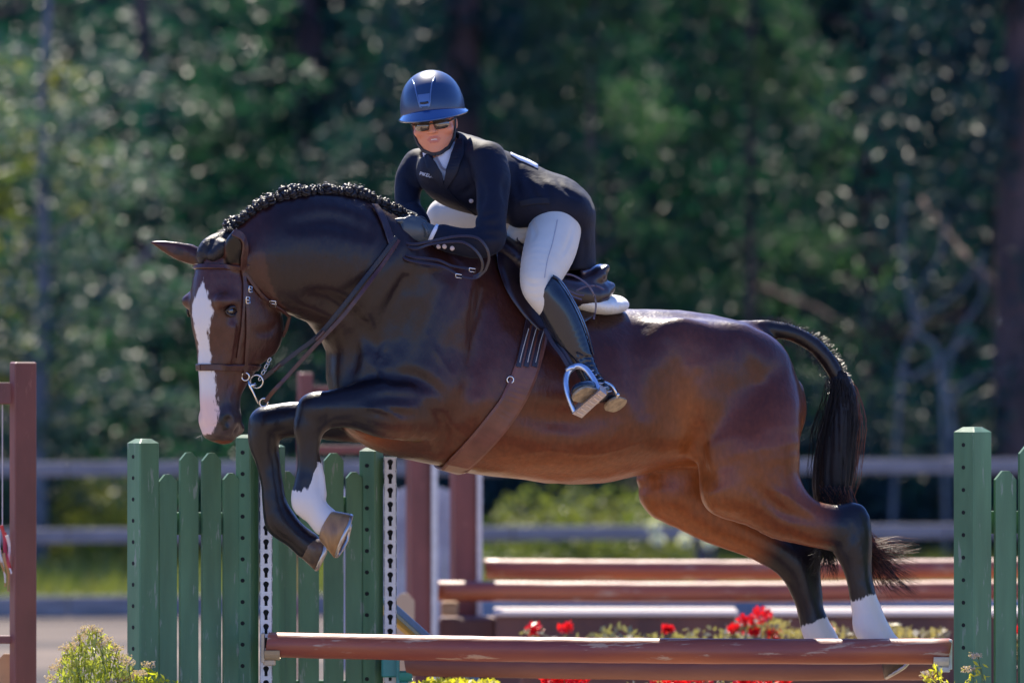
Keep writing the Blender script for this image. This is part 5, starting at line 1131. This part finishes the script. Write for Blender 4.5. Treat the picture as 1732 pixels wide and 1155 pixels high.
# stirrup
slp = [(922, 556, -.27), (935, 580, -.30), (950, 600, -.325), (964, 624, -.345)]
for k in (0, 5):
    pp = [Vector(P(q[0] + k, q[1] - k * .6, q[2] + k * .001)) for q in cr(slp, 6)]; b2 = MB(); b2.ribbon(pp, [Vector((-.2, -1, 0))] * len(pp), m(8), .004); b2.build("stirrup_leather", M_leb, saddle)
def iron(flip=1, y0=0.0):
    f = lambda px, py, y: (P(px, py, y0 + y * flip))
    b_ = MB(); A = [(972, 698, -.40), (962, 672, -.39), (957, 648, -.375), (961, 630, -.36), (975, 619, -.355), (990, 624, -.36), (1003, 640, -.38), (1012, 658, -.405), (1019, 672, -.42)]
    c = cr(A, 6); b_.tube([f(*q) for q in c], [m(4.2 + 1.2 * math.sin(math.pi * i / (len(c) - 1))) for i in range(len(c))], 8)
    b_.tube([f(958, 628, -.36), f(966, 622, -.36), f(972, 621, -.36)], m(5), 8)
    b_.build("stirrup_iron", mat("brushed_aluminium", (.50, .55, .64), rough=.28, metal=.85), saddle, True)
    b_ = MB(); a, b2, c2, d2 = f(968, 700, -.42), f(1015, 660, -.45), f(1026, 668, -.43), f(984, 707, -.40)
    up_ = Vector((-.1, .5, .8)).normalized() * m(4); q = [Vector(v) for v in (a, b2, c2, d2)]; fr = Vector((0, .07, .02))
    vs = [q[0], q[3], q[2], q[1]]; vs = vs + [v + fr for v in vs]; b_.add(vs, [(0, 1, 2, 3), (7, 6, 5, 4), (0, 4, 5, 1), (1, 5, 6, 2), (2, 6, 7, 3), (3, 7, 4, 0)])
    for k in range(6):
        t = (k + .7) / 6.6; p0 = q[0].lerp(q[1], t); p1 = q[3].lerp(q[2], t); b_.tube([p0 + (p1 - p0) * .15 + Vector((0, -.002, 0)), p0 + (p1 - p0) * .85 + Vector((0, -.002, 0))], m(1.6), 5)
    b_.build("stirrup_tread", mat("worn_tread_metal", (.55, .44, .36), rough=.45, metal=.5, bump=.5, bscale=120), saddle)
iron()
# ================================================================== THE RIDER
person = empty("person", P(930, 400, .03), "rider in navy jacket, white breeches, blue helmet and sunglasses leaning forward over the horse", "person")
M_skin = mat("skin", (1, 1, 1), rough=.5, spec=.4, attr="skin", sss=.12, bump=.15, bscale=200, bdist=.001)
FO = P(733, 200, -.06)
_roll = R(-7); _yaw = R(6); _pitch = R(8)
Mf = Euler((0, 0, 0)).to_matrix()
Mr = (Matrix.Rotation(-_yaw, 3, 'Z') @ Matrix.Rotation(_roll, 3, 'Y') @ Matrix.Rotation(_pitch, 3, 'X'))
RX, RF, RU = [np.array(Mr @ Vector(v)) for v in ((1, 0, 0), (0, -1, 0), (0, 0, 1))]
def Q(x, z, f): return FO + (RX * x + RU * z + RF * f) * m(1, -.06)
def qst(rows): return [[*Q(r_[0], r_[1], r_[2]), m(r_[3], -.06), m(r_[4], -.06)] for r_ in rows]
Fb = Field(P(650, 115, -.56), P(1062, 720, .42), .009, fine=(P(690, 135, -.20), P(778, 275, .05), .0026))
QM = [RX, RF, RU]
e = lambda x, z, f, rx, rf, rz, k=.008, sub=False: Fb.ell(Q(x, z, f), (m(rx), m(rf), m(rz)), QM, k, sub)
e(0, 10, -8, 36, 46, 44)                                         # skull
Fb.chain(qst([(0, -8, 6, 34, 32), (0, -28, 9, 31, 28), (0, -44, 14, 24, 22), (0, -56, 18, 14, 15)]), k=.012, dd=RF, n=4)
e(0, -52, 27, 11, 9, 9); e(-23, -19, 22, 11, 12, 9, .012); e(23, -19, 22, 11, 12, 9, .012); e(0, 3, 30, 28, 9, 7, .01)
e(-15, -9, 38, 8, 6, 5, .008, True); e(15, -9, 38, 8, 6, 5, .008, True)
Fb.chain(qst([(0, 0, 36, 4, 4), (0, -10, 40, 4.2, 4.5), (0, -18, 43.5, 5.4, 5.6)]), k=.008, n=3)
e(-5.6, -19, 38, 3.6, 5, 3.2, .004); e(5.6, -19, 38, 3.6, 5, 3.2, .004)
e(0, -29.8, 32, 12, 7, 2.8, .004); e(0, -35.6, 31, 10, 7, 3.4, .004); e(0, -32.6, 39.5, 9.5, 4, 1.0, .002, True)
for s_ in (-1, 1):
    e(s_ * 35, -12, -6, 4, 8, 12, .004)                          # ears
    e(s_ * 13, -10.5, 29, 8, 7, 5, .004)                         # eyeballs under the glasses
Fb.chain([[*Q(1, -32, -12), m(26), m(26)], [*P(755, 262, -.02), m(28), m(28)], [*P(775, 285, .0), m(34), m(40)]], k=.02, n=3)
# the rest of the body, under the clothes
def bst(rows): return [[*P(a, b, y), m(r1, y), m(r2, y)] for a, b, y, r1, r2 in rows]
Fb.chain(bst([(770, 292, -.0, 34, 38), (810, 305, -.0, 40, 40), (855, 320, 0, 36, 40), (905, 335, .01, 32, 44), (945, 355, .02, 30, 46)]), k=.03)
ARM_N = [(822, 280, -.13, 19, 19), (833, 335, -.22, 16, 16), (830, 402, -.29, 14, 14), (790, 410, -.30, 13, 13), (745, 397, -.29, 10, 10), (715, 391, -.29, 12, 7)]
ARM_F = [(712, 282, .05, 15, 15), (694, 312, .03, 13, 13), (690, 345, -.03, 12, 12), (704, 370, -.09, 10, 10), (698, 380, -.14, 9, 7)]
LEG_N = [(938, 365, -.03, 30, 28), (930, 415, -.15, 30, 28), (916, 462, -.25, 24, 22), (926, 500, -.29, 18, 17), (955, 555, -.285, 17, 16), (985, 610, -.295, 9, 9), (1012, 655, -.31, 8, 8), (996, 664, -.38, 6, 8)]
LEG_F = [(925, 365, .12, 38, 36), (850, 358, .22, 36, 34), (762, 362, .34, 28, 28), (775, 420, .36, 22, 22), (800, 520, .34, 18, 18)]
Fb.chain(bst([(775, 262, .0, 22, 26), *[ARM_N[0]]]), k=.03); Fb.chain(bst([(755, 268, .0, 20, 24), *[ARM_F[0]]]), k=.03)
for c_ in (ARM_N, ARM_F, LEG_N, LEG_F): Fb.chain(bst(c_), k=.02)
bv_, bq_ = Fb.mesh(2)
d = bv_ - FO; lx, lf, lz = d @ RX / m(1), d @ RF / m(1), d @ RU / m(1)
skin = np.zeros((len(bv_), 3)) + np.array((.62, .24, .135))
skin = lerpc(skin, (.60, .22, .14), np.exp(-((np.abs(lx) - 22) / 10) ** 2 - ((lz + 24) / 9) ** 2) * .5)
lipm = (np.abs(lx) < 12.5 - np.abs(lz + 32.6) * 1.1) & (np.abs(lz + 32.8) < 5.6) & (lf > 30); skin[lipm] = (.50, .17, .12)
mth = (np.abs(lx) < 5) & (np.abs(lz + 32.4) < 1.0) & (lf > 28); skin[mth] = (.60, .50, .46)
link_mesh("body", bv_, bq_, M_skin, person, True, {"skin": skin}); pb = bvh(bv_, bq_)
del Fb
# helmet
M_hel = mat("navy_matt_helmet", (0.010, 0.030, 0.085), rough=.38, spec=.45, coat=.25, coat_r=.2, bump=.08, bscale=300, bdist=.0005)
M_helv = mat("navy_gloss_visor", (0.010, 0.045, 0.15), rough=.22, coat=.8, coat_r=.12)
M_trim = mat("blue_grey_trim", (.10, .16, .28), rough=.3, metal=.5)
Fh = Field(Q(-80, -40, -95), Q(80, 95, 100), .003); Fh = Field(np.minimum(Q(-80, -30, -95), Q(80, 100, 100)) - .02, np.maximum(Q(-80, -30, -95), Q(80, 100, 100)) + .02, .003)
eh = lambda x, z, f, rx, rf, rz, k=.006, sub=False: Fh.ell(Q(x, z, f), (m(rx), m(rf), m(rz)), QM, k, sub)
eh(0, 17, -6, 54.5, 66, 61)
eh(0, 40, -10, 44, 54, 38, .02)
Fh.plane(Q(0, 8, 0), -RU + RF * .15, .004)
eh(0, 10, -6, 48, 58, 50, .002, True)
hv_, hq_ = Fh.mesh(2); helmet = link_mesh("helmet", hv_, hq_, M_hel, person, True)
# visor brim: a curved plate round the front of the shell
vs = []; fs = []; n1, n2 = 48, 7
for i in range(n1 + 1):
    a = R(-112 + 224 * i / n1); ca, sa = math.cos(a), math.sin(a)
    for j in range(n2):
        t = j / (n2 - 1); ext = 5 + 17 * max(ca, 0) ** .6
        x = sa * (53.5 + t * 6.5); f = -6 + ca * (65 + t * ext); z = 9 + 12 * max(ca, 0) ** 1.2 - t * (3 + 12 * max(ca, 0) ** 1.2) - 1.5 * t * t; vs.append(Q(x, z, f))
    for j in range(n2):
        t = 1 - j / (n2 - 1); ext = 5 + 17 * max(ca, 0) ** .6
        x = sa * (53 + t * 6.2); f = -6 + ca * (64.5 + t * ext); z = 6 + 12 * max(ca, 0) ** 1.2 - t * (2.4 + 11.6 * max(ca, 0) ** 1.2) - 1.5 * t * t; vs.append(Q(x, z, f))
w_ = 2 * n2
for i in range(n1):
    for j in range(w_): fs.append((i * w_ + j, i * w_ + (j + 1) % w_, (i + 1) * w_ + (j + 1) % w_, (i + 1) * w_ + j))
fs.append(tuple(range(w_))); fs.append(tuple(n1 * w_ + k for k in range(w_))[::-1])
link_mesh("visor", vs, fs, M_helv, helmet, True)
def on_shell(x, z, off=1.0):
    c = Vector(Q(x, z, 150)); hb = helm_bvh.ray_cast(c, Vector(-RF)); p = hb[0] if hb[0] else c; return p + Vector(RF) * m(off)
helm_bvh = bvh(hv_, hq_)
for s_ in (-1, 1):
    b_ = MB(); b_.tube([on_shell(s_ * a - 5, b, .5) for a, b in ((20, 70), (15, 62), (12, 48), (10, 36), (8, 26), (5, 25))], m(1.3), 6); b_.build("trim_line", M_trim, helmet, True)
g = [[on_shell(-5 + x * (10.5 - (47 - z) * .12), z, 1.6) for x in (-1, -.5, 0, .5, 1)] for z in (47, 42, 37, 32, 27)]
vs = [p for r_ in g for p in r_]; fs = [(i * 5 + j, (i + 1) * 5 + j, (i + 1) * 5 + j + 1, i * 5 + j + 1) for i in range(4) for j in range(4)]
link_mesh("front_badge", vs, fs, M_trim, helmet, True)
b_ = MB(); b_.tube([on_shell(-12, 33, 2.2), on_shell(-5, 32.5, 2.2), on_shell(2, 33, 2.2)], m(2), 6); b_.build("air_vent", mat("vent_black", (.01, .01, .015), rough=.5), helmet, True)
# chin strap
M_strap = mat("black_webbing", (.012, .012, .016), rough=.6, bump=.4, bscale=300)
def facep(x, z, f0, off=1.2):
    c = Vector(Q(x, z, f0)); ax_ = Vector(Q(0, z, 0)); dr_ = (c - ax_).normalized(); h = pb.ray_cast(ax_ + dr_ * .2, -dr_); return (h[0] if h[0] else c) + dr_ * m(off), dr_
for s_ in (-1, 1):
    pp, nn_ = zip(*[facep(s_ * a, z, f, 2.2) for a, z, f in ((40, 2, 4), (38, -10, 6), (34, -24, 9), (27, -38, 14), (17, -50, 20), (6, -57, 26), (0, -58, 27))])
    b_ = MB(); b_.ribbon(list(pp), list(nn_), m(6), m(2)); b_.build("chin_strap", M_strap, helmet)
# sunglasses
M_lens = mat("smoke_lens", (.10, .075, .06), rough=.06, spec=.9, metal=.35, coat=1, coat_r=.03)
glasses = []
b_ = MB()
for s_ in (-1, 1):
    n_ = 18; ring = []
    for k in range(n_):
        a = 2 * math.pi * k / n_; x = s_ * 16 + 13.5 * math.copysign(abs(math.cos(a)) ** .7, math.cos(a)); z = -8.5 + 8.0 * math.copysign(abs(math.sin(a)) ** .8, math.sin(a))
        ring.append(Q(x, z, 42 - (abs(x) / 30) ** 2 * 9))
    c = Q(s_ * 16, -8.5, 43.5 - .28 * 9); base = len(b_.v)
    vs = ring + [tuple(np.array(p) - RF * m(1.5)) for p in ring] + [c]
    b_.add(vs, [(k, (k + 1) % n_, 2 * n_) for k in range(n_)] + [(k, k + n_, (k + 1) % n_ + n_, (k + 1) % n_) for k in range(n_)])
sg = b_.build("sunglasses", M_lens, person, True)
b_ = MB(); b_.tube([Q(-3, -6, 43), Q(0, -4.5, 43.5), Q(3, -6, 43)], m(1.3), 6)
for s_ in (-1, 1):
    b_.tube([Q(s_ * 30, -5, 34), Q(s_ * 36, -4, 22), Q(s_ * 38, -5, 0)], m(1.4), 6); b_.tube([Q(s_ * 2.5, -2.5, 43), Q(s_ * 16, -.3, 41), Q(s_ * 29.5, -3, 34)], m(1.2), 6)
b_.build("frame", mat("dark_frame", (.02, .014, .012), rough=.3), sg, True)
# shirt with stock collar
M_shirt = mat("white_shirt_cotton", (.66, .65, .68), rough=.8, bump=.3, bscale=35, bdist=.006, sheen=.2)
Fs = Field(P(700, 215, -.25), P(800, 330, .12), .004)
Fs.chain([[*P(750, 262, -.045), m(29), m(30)], [*P(758, 285, -.045), m(36), m(38)], [*P(768, 312, -.04), m(42), m(40)]], k=.01)
Fs.chain([[*Q(3, -57, -6), m(30), m(28)], [*P(752, 268, -.035), m(31), m(32)]], k=.01, n=2)
sv, sq = Fs.mesh(2); link_mesh("shirt", sv, sq, M_shirt, person, True); sb_ = bvh(sv, sq)
pp, nn_ = path_on([(738, 265), (744, 276), (748, 284), (755, 288)], 4, .002, 1, sb_)
strapO("shirt_placket", (pp, nn_), m(3.5), m(1), mat("shirt_shadow_seam", (.30, .27, .30), rough=.9), person)  # grey strip along the shirt opening
# jacket
M_jack = mat("navy_jacket_cloth", (0.0045, 0.006, 0.016), rough=.66, spec=.22, sheen=.04, noise=.15, nscale=30, bump=.55, bscale=8, bdist=.022)
Fj = Field(P(640, 205, -.42), P(1035, 480, .42), .0065)
SL_N = [(822, 274, -.13, 33, 32), (833, 300, -.18, 31, 30), (833, 340, -.24, 27, 27), (830, 378, -.29, 26, 26), (830, 402, -.31, 26, 26), (808, 411, -.315, 26, 25), (778, 409, -.31, 24, 23), (748, 401, -.295, 22, 20)]
SL_F = [(708, 276, .05, 25, 28), (694, 300, .03, 25, 25), (689, 330, .0, 22, 22), (692, 352, -.03, 21, 21), (706, 370, -.09, 18, 17), (712, 380, -.11, 17, 16)]
Fj.chain(bst([(752, 288, -.03, 48, 58), (775, 293, -.03, 60, 62), (815, 305, -.02, 61, 62), (860, 320, .0, 58, 62), (905, 332, .01, 49, 70), (945, 346, .02, 47, 80), (968, 362, .03, 37, 78)]), k=.03, n=4)
Fj.chain(bst([(772, 246, .0, 20, 26), (800, 258, -.06, 26, 30), (824, 272, -.13, 32, 32)]), k=.03); Fj.chain(bst([(770, 246, .0, 19, 26), (738, 270, .03, 24, 30), (708, 280, .06, 23, 28)]), k=.03)
Fj.chain(bst(SL_N), k=.02, n=4); Fj.chain(bst(SL_F), k=.02, n=4)
# skirts: over the hips and the tail of the coat behind
Fj.chain(bst([(972, 350, .03, 30, 70), (984, 378, .03, 22, 72), (981, 415, .02, 26, 66), (975, 450, .02, 33, 64)]), k=.02, n=4)
Fj.chain(bst([(880, 345, -.08, 40, 36), (925, 345, -.10, 38, 34), (962, 355, -.09, 34, 34)]), k=.03, n=3)
Fj.plane(P(975, 457, 0), (0, 0, -1), .004, (P(920, 440, -.3), P(1030, 500, .3)) if False else (np.minimum(P(920, 420, -.3), P(1034, 500, .3)), np.maximum(P(920, 420, -.3), P(1034, 500, .3))))
# folds
v0, q0 = Fj.mesh(1); b0_ = bvh(v0, q0)
for pts, r_ in (([(812, 300), (818, 330), (812, 362)], 5), ([(860, 290), (852, 320), (856, 350)], 6), ([(806, 372), (830, 382), (852, 378)], 5), ([(806, 398), (830, 396), (850, 402)], 5), ([(800, 360), (818, 366), (838, 360)], 4), ([(880, 268), (872, 300), (880, 340)], 5), ([(905, 295), (925, 320), (935, 350)], 6), ([(940, 300), (960, 325), (985, 338)], 5), ([(890, 300), (905, 330), (930, 356)], 5), ([(770, 250), (790, 275), (796, 310)], 5), ([(775, 330), (795, 320), (803, 300)], 5), ([(686, 300), (696, 312), (704, 318)], 4), ([(680, 335), (692, 340), (702, 336)], 4), ([(780, 405), (800, 412), (815, 425)], 4), ([(760, 395), (770, 405), (775, 418)], 3), ([(985, 390), (990, 420), (985, 450)], 5), ([(960, 395), (968, 420), (962, 448)], 4)):
    fold(Fj, b0_, pts, r_)
# neck opening
Fj.chain(bst([(752, 238, -.16, 23, 80), (750, 262, -.17, 19, 70), (750, 285, -.18, 10, 66), (751, 306, -.18, 1.5, 60)]), k=.004, n=3, sub=True)
Fj.ell(Q(3, -50, -4), (m(37), m(38), m(40)), QM, .006, True)
jv, jq = Fj.mesh(2)
nn_ = noise3(jv * np.array([1, .6, 1.6]), 16, 3) - .5; 
jv = jv + np.array([0, 0, 1]) * (nn_ * .006)[:, None]
jacket = link_mesh("jacket", jv, jq, M_jack, person, True); jb = bvh(jv, jq)
del Fj
M_lap = mat("navy_lapel_cloth", (0.006, 0.007, 0.015), rough=.55, spec=.25, bump=.2, bscale=120)
for nm, pts, w in (("lapel", [(722, 264), (730, 280), (740, 298), (749, 314)], [8, 18, 18, 6]), ("lapel", [(778, 238), (774, 262), (764, 290), (754, 318)], [12, 22, 20, 6]), ("front_edge", [(750, 312), (765, 330), (785, 348), (805, 362)], [4, 4, 4, 4])):
    pn = path_on(pts, 6, .003, 1, jb); ww = np.interp(np.linspace(0, 1, len(pn[0])), np.linspace(0, 1, len(w)), w); strapO(nm, pn, [m(a) for a in ww], m(2), M_lap, jacket)
strapO("pocket_flap", path_on([(880, 345), (905, 340), (930, 340)], 4, .003, 1, jb), m(11), m(1.5), M_lap, jacket)
# small woven mark on the right breast
cu = bpy.data.curves.new("jacket_mark", 'FONT'); cu.body = "PIKEUR"; cu.size = m(8.2); cu.extrude = .0004; cu.align_x = 'CENTER'; cu.materials.append(mat("pale_woven_thread", (.62, .64, .70), rough=.7))
tmp_ = bpy.data.objects.new("tmp_text", cu); col.objects.link(tmp_); bpy.context.view_layer.update(); me_ = bpy.data.meshes.new_from_object(tmp_.evaluated_get(bpy.context.evaluated_depsgraph_get())); bpy.data.objects.remove(tmp_); me_.name = "jacket_mark"
o_ = bpy.data.objects.new("jacket_mark", me_); col.objects.link(o_); h, nr = ray(723, 296, 1, jb); 
if h is None: h, nr = Vector(P(723, 296, -.1)), Vector((0, -1, 0))
if nr.y > 0: nr = -nr
nr = (nr + Vector((0, -2, 0))).normalized(); X_ = Vector((1, 0, -.22)); X_ = (X_ - nr * X_.dot(nr)).normalized(); Y_ = nr.cross(X_)
MM = Matrix((X_, Y_, nr)).transposed().to_4x4(); MM.translation = h + nr * .006 - Y_ * m(3)
bpy.context.view_layer.update(); o_.parent = jacket; o_.matrix_parent_inverse = Matrix.Identity(4); o_.matrix_basis = MM
for k, (bx, by) in enumerate(((742, 417), (752, 417), (765, 420))):
    h, nr = ray(bx, by, 1, jb)
    if h is None: h = Vector(P(bx, by, -.33)); nr = Vector((0, -1, 0))
    b_ = MB(); b_.sphere(h - Vector((0, .003, 0)), (m(4.2), m(2), m(4.2)), 12, 6); b_.build("button", mat("horn_button", (.45, .36, .34), rough=.3), jacket, True)
b_ = MB(); h, nr = ray(797, 340, 1, jb); b_.sphere((h or Vector(P(797, 340, -.2))) - Vector((0, .003, 0)), (m(4), m(2), m(4)), 12, 6); b_.build("button", bpy.data.materials["horn_button"], jacket, True)
# shirt cuff
b_ = MB(); b_.tube([P(731, 394, -.292), P(737, 397, -.293)], m(17), 16); b_.build("shirt_cuff", M_shirt, person, True)
# number cloth on the small of the back
vs = []; nC, nR = 12, 5
for i in range(nC):
    for j in range(nR):
        px = 864 + 46 * i / (nC - 1); y = -.03 + .13 * j / (nR - 1); src = Vector(P(px, 200, y)) + Vector((0, 0, .1)); h = jb.ray_cast(src, Vector((0, -.12, -1))); p = h[0] if h[0] else src; vs.append(p + Vector((0, -.001, .004)))
fs = [(i * nR + j, (i + 1) * nR + j, (i + 1) * nR + j + 1, i * nR + j + 1) for i in range(nC - 1) for j in range(nR - 1)]
o_ = link_mesh("number_cloth", vs, fs, mat("white_number_cloth", (.6, .62, .68), rough=.6, bump=.3, bscale=40), person, True)
md = o_.modifiers.new("thickness", 'SOLIDIFY'); md.thickness = .002
# breeches
M_bre = mat("white_breeches", (.56, .52, .45), rough=.72, spec=.3, sheen=.2, bump=.5, bscale=14, bdist=.008, noise=.05, nscale=12)
Fr = Field(P(690, 315, -.45), P(1005, 540, .50), .0055)
Fr.chain(bst([(944, 352, -.03, 42, 40), (942, 372, -.07, 44, 42), (931, 418, -.17, 45, 41), (919, 452, -.25, 39, 36), (911, 480, -.30, 31, 30), (916, 500, -.31, 25, 25), (930, 520, -.30, 22, 22)]), k=.02, n=4)
Fr.chain(bst([(944, 365, .02, 42, 66), (905, 378, .02, 34, 54), (880, 398, .02, 24, 36)]), k=.03, n=3)
Fr.chain(bst([(930, 372, .10, 42, 40), (850, 362, .20, 40, 38), (765, 366, .32, 32, 32), (752, 372, .34, 30, 30), (765, 430, .36, 24, 26), (778, 480, .36, 22, 24)]), k=.03, n=4)
v0, q0 = Fr.mesh(1); b0_ = bvh(v0, q0)
for pts, r_ in (([(884, 470), (900, 480), (918, 478)], 4), ([(884, 484), (902, 492), (920, 488)], 4), ([(892, 498), (906, 503), (922, 500)], 3), ([(862, 388), (878, 382), (895, 384)], 5), ([(862, 402), (878, 398), (890, 402)], 5), ([(868, 418), (876, 412), (886, 416)], 4), ([(896, 372), (905, 392), (900, 410)], 4), ([(970, 380), (962, 410), (945, 440)], 3)):
    fold(Fr, b0_, pts, r_, .010)
rv, rq = Fr.mesh(2); breeches = link_mesh("breeches", rv, rq, M_bre, person, True); rb = bvh(rv, rq); del Fr
pn = path_on([(943, 372), (935, 410), (926, 440), (921, 470)], 6, .0006, 1, rb); b_ = MB(); b_.tube([p for p in pn[0]], m(.8), 5); b_.build("seam", mat("seam_thread", (.34, .33, .35), rough=.8), breeches)
# boots
M_boot = mat("black_boot_leather", (0.006, 0.009, 0.018), rough=.25, spec=.3, coat=.45, coat_r=.10, bump=.25, bscale=20, bdist=.004)
M_sole = mat("tan_sole", (.30, .22, .13), rough=.6, noise=.35, nscale=50, bump=.3, bscale=80)
def boot(shaft, toe, heel, top, nrm):
    lo = np.min([P(*a[:3]) for a in shaft] + [toe, heel], 0) - .12; hi = np.max([P(*a[:3]) for a in shaft] + [toe, heel], 0) + .12
    Fo = Field(lo, hi, .005); Fo.chain(bst(shaft), k=.02, n=4); Fo.chain([[*heel, m(16), m(15)], [*(heel * .55 + toe * .45), m(16), m(18)], [*(heel * .2 + toe * .8), m(13), m(19)], [*toe, m(9), m(15)]], k=.02, n=4, dd=np.cross(toe - heel, nrm))
    Fo.plane(top, nrm2, .004)
    for k in range(5):
        a = P(992 + k * 4, 606 + k * 9, -.35); Fo.chain([[*(a - np.array([.04, -.02, -.005])), m(1), m(6)], [*a, m(2.6), m(12)], [*(a + np.array([.04, .02, .005])), m(1), m(6)]], k=.008, n=2, sub=True)
    return Fo.mesh(2)
nrm2 = np.array([-.25, 0, 1.0])
shaft = [(905, 440, -.30, 30, 28), (922, 488, -.305, 29, 28), (938, 516, -.30, 31, 29), (957, 552, -.29, 30, 28), (975, 588, -.29, 24, 23), (988, 615, -.295, 19, 18), (1000, 640, -.31, 18, 18), (1014, 658, -.33, 18, 17)]
heel = P(1031, 668, -.27); toe = P(977, 657, -.44)
bo_v, bo_q = boot(shaft, toe, heel, P(905, 510, -.3) , nrm2) if False else (None, None)
ax_ = toe - heel; ax_ = ax_ / np.linalg.norm(ax_); hs_ = np.cross((0, 0, 1.0), ax_); hs_ /= np.linalg.norm(hs_); hs_ = hs_ if hs_[1] < 0 else -hs_; dw_ = np.cross(ax_, hs_); dw_ = dw_ if dw_[2] < 0 else -dw_
fn = math.cos(R(42)) * dw_ + math.sin(R(42)) * hs_; fside = np.cross(ax_, fn)
Fo = Field(P(880, 440, -.62), P(1070, 720, -.15), .005); Fo.chain(bst(shaft), k=.02, n=4)
Fo.chain([[*heel, m(15), m(16)], [*(heel * .55 + toe * .45), m(15), m(18)], [*(heel * .2 + toe * .8), m(12), m(19)], [*toe, m(8), m(14)]], k=.02, n=4, dd=fside)
# slanted top line, peaked at the outside
Fo.plane(P(905, 512, -.3), (-.55, 0, .35), .003); Fo.plane(P(930, 464, -.3), (.45, 0, .9), .006)
for k in range(6):
    a = P(990 + k * 5, 604 + k * 8, -.345); Fo.chain([[*(a + np.array([-.03, .01, .012])), m(1), m(6)], [*a, m(1.6), m(10)], [*(a + np.array([.04, .03, -.002])), m(1.0), m(8)]], k=.008, n=2, sub=True)
ov, oq = Fo.mesh(6); boot_o = link_mesh("boot", ov, oq, M_boot, person, True); bb = bvh(ov, oq)
side_ = fside; dn = fn
def sole(a, b, r0, r1, drop, name):
    n_ = 20; vs = []
    for lay, (o1, sc2) in enumerate(((0, .96), (.004, 1.03), (.010, 1.03), (.0105, .8))):
        for k in range(n_):
            t = 2 * math.pi * k / n_; c_, s2 = math.cos(t), math.sin(t); base = b if c_ > 0 else a; rr = r1 if c_ > 0 else r0
            vs.append(base + (ax_ * c_ * 1.0 + side_ * s2) * m(rr) * sc2 + dn * (m(drop) + o1))
    fs = [(l_ * n_ + k, l_ * n_ + (k + 1) % n_, (l_ + 1) * n_ + (k + 1) % n_, (l_ + 1) * n_ + k) for l_ in range(3) for k in range(n_)] + [tuple(3 * n_ + k for k in range(n_)), tuple(range(n_))[::-1]]
    link_mesh(name, vs, fs, M_sole, boot_o, False)
sole(heel + ax_ * .10, toe + ax_ * .002, 18, 17, 9, "sole"); sole(heel - ax_ * .012, heel + ax_ * .022, 16, 16, 18, "heel")
b_ = MB()
for k in range(6):
    q = [ray(996 + k * 6 + a, 628 + k * 7 - abs(a) * .2, 1, bb)[0] for a in (-8, -3, 3, 8)]; q = [p - Vector((0, .002, 0)) for p in q if p is not None]
    if len(q) > 1: b_.tube(q, m(1.1), 5)
b_.build("lace", mat("pale_lace", (.35, .40, .48), rough=.6), boot_o, True)
b_ = MB(); b_.tube([P(*q) for q in cr([(1022, 646, -.36), (1034, 652, -.37), (1041, 662, -.37), (1044, 672, -.36)], 5)], m(2.2), 6); b_.sphere(P(1045, 668, -.37), m(3.5), 8, 6); b_.build("spur", M_steel, boot_o, True)
pn = path_on([(930, 466), (946, 476), (962, 500), (978, 530), (992, 565), (1002, 600)], 6, .0045, 1, bb); strapO("boot_back_seam", pn, m(5), m(1.5), M_boot, boot_o)
# far boot, behind the horse
Fo = Field(P(740, 430, .25), P(880, 680, .75), .008); Fo.chain(bst([(772, 452, .42, 27, 27), (785, 500, .44, 28, 28), (800, 560, .46, 22, 22), (812, 610, .47, 17, 17), (805, 628, .52, 14, 17), (790, 632, .60, 11, 16)]), k=.02)
ov, oq = Fo.mesh(1); link_mesh("boot", ov, oq, M_boot, person, True)
# gloves with fingers closed on the reins
M_glo = mat("dark_riding_glove", (0.032, 0.046, 0.058), rough=.42, spec=.6, bump=.35, bscale=90, bdist=.002, sheen=.2)
def glove(wr, pa, kn, th, span, curl, name="glove"):
    """wrist, palm and knuckle-line centres; span = unit vector index->little finger; curl = list of finger offsets from the knuckle"""
    wr, pa, kn = [np.array(a) for a in (wr, pa, kn)]; pts = np.array([wr, kn]); Fg = Field(np.minimum.reduce([wr, kn, pa]) - .09, np.maximum.reduce([wr, kn, pa]) + .09, .003)
    Fg.chain([[*wr, .028, .024], [*(wr * .6 + pa * .4), .032, .023], [*pa, .041, .024], [*(kn * .8 + pa * .2), .041, .019]], k=.008, n=4, dd=np.cross(kn - wr, span))
    for i, (off, ln) in enumerate(((-1.5, .98), (-.5, 1.08), (.5, 1.0), (1.5, .8))):
        b0 = kn + span * .0195 * off; q = [b0 + (pa - kn) * .25, b0, b0 + curl[0] * ln, b0 + curl[1] * ln, b0 + curl[2] * ln]
        Fg.chain([[*a, r_, r_] for a, r_ in zip(q, (.0095, .0112, .0102, .0095, .0085))], k=.0035, n=3)
    Fg.chain([[*(pa * .6 + wr * .4 + span * -.030), .013, .013], [*(pa + span * -.042 + th * .4), .0115, .0115], [*(pa + span * -.036 + th), .0100, .0100]], k=.006, n=3)
    a, b = Fg.mesh(2); o = link_mesh(name, a, b, M_glo, person, True); return o
# near hand: seen from its back, thumb on top, fingers folded under
glove(P(737, 396, -.292), P(706, 391, -.30), P(680, 388, -.305), np.array([-.03, .0, .004]), np.array([.10, .12, -.98]) / np.linalg.norm([.10, .12, -.98]),
      [np.array([-.026, .006, -.004]), np.array([-.030, .030, -.006]), np.array([-.008, .040, -.008])])
b_ = MB(); b_.tube([P(716, 378, -.318), P(722, 390, -.33), P(721, 402, -.318)], m(3.0), 6); b_.build("glove_strap", M_glo, person, True)
glove(P(712, 379, -.13), P(694, 380, -.20), P(674, 384, -.235), np.array([-.03, -.01, .004]), np.array([.05, -.35, -.93]),
      [np.array([-.022, -.010, -.006]), np.array([-.026, -.032, -.010]), np.array([-.004, -.040, -.010])])
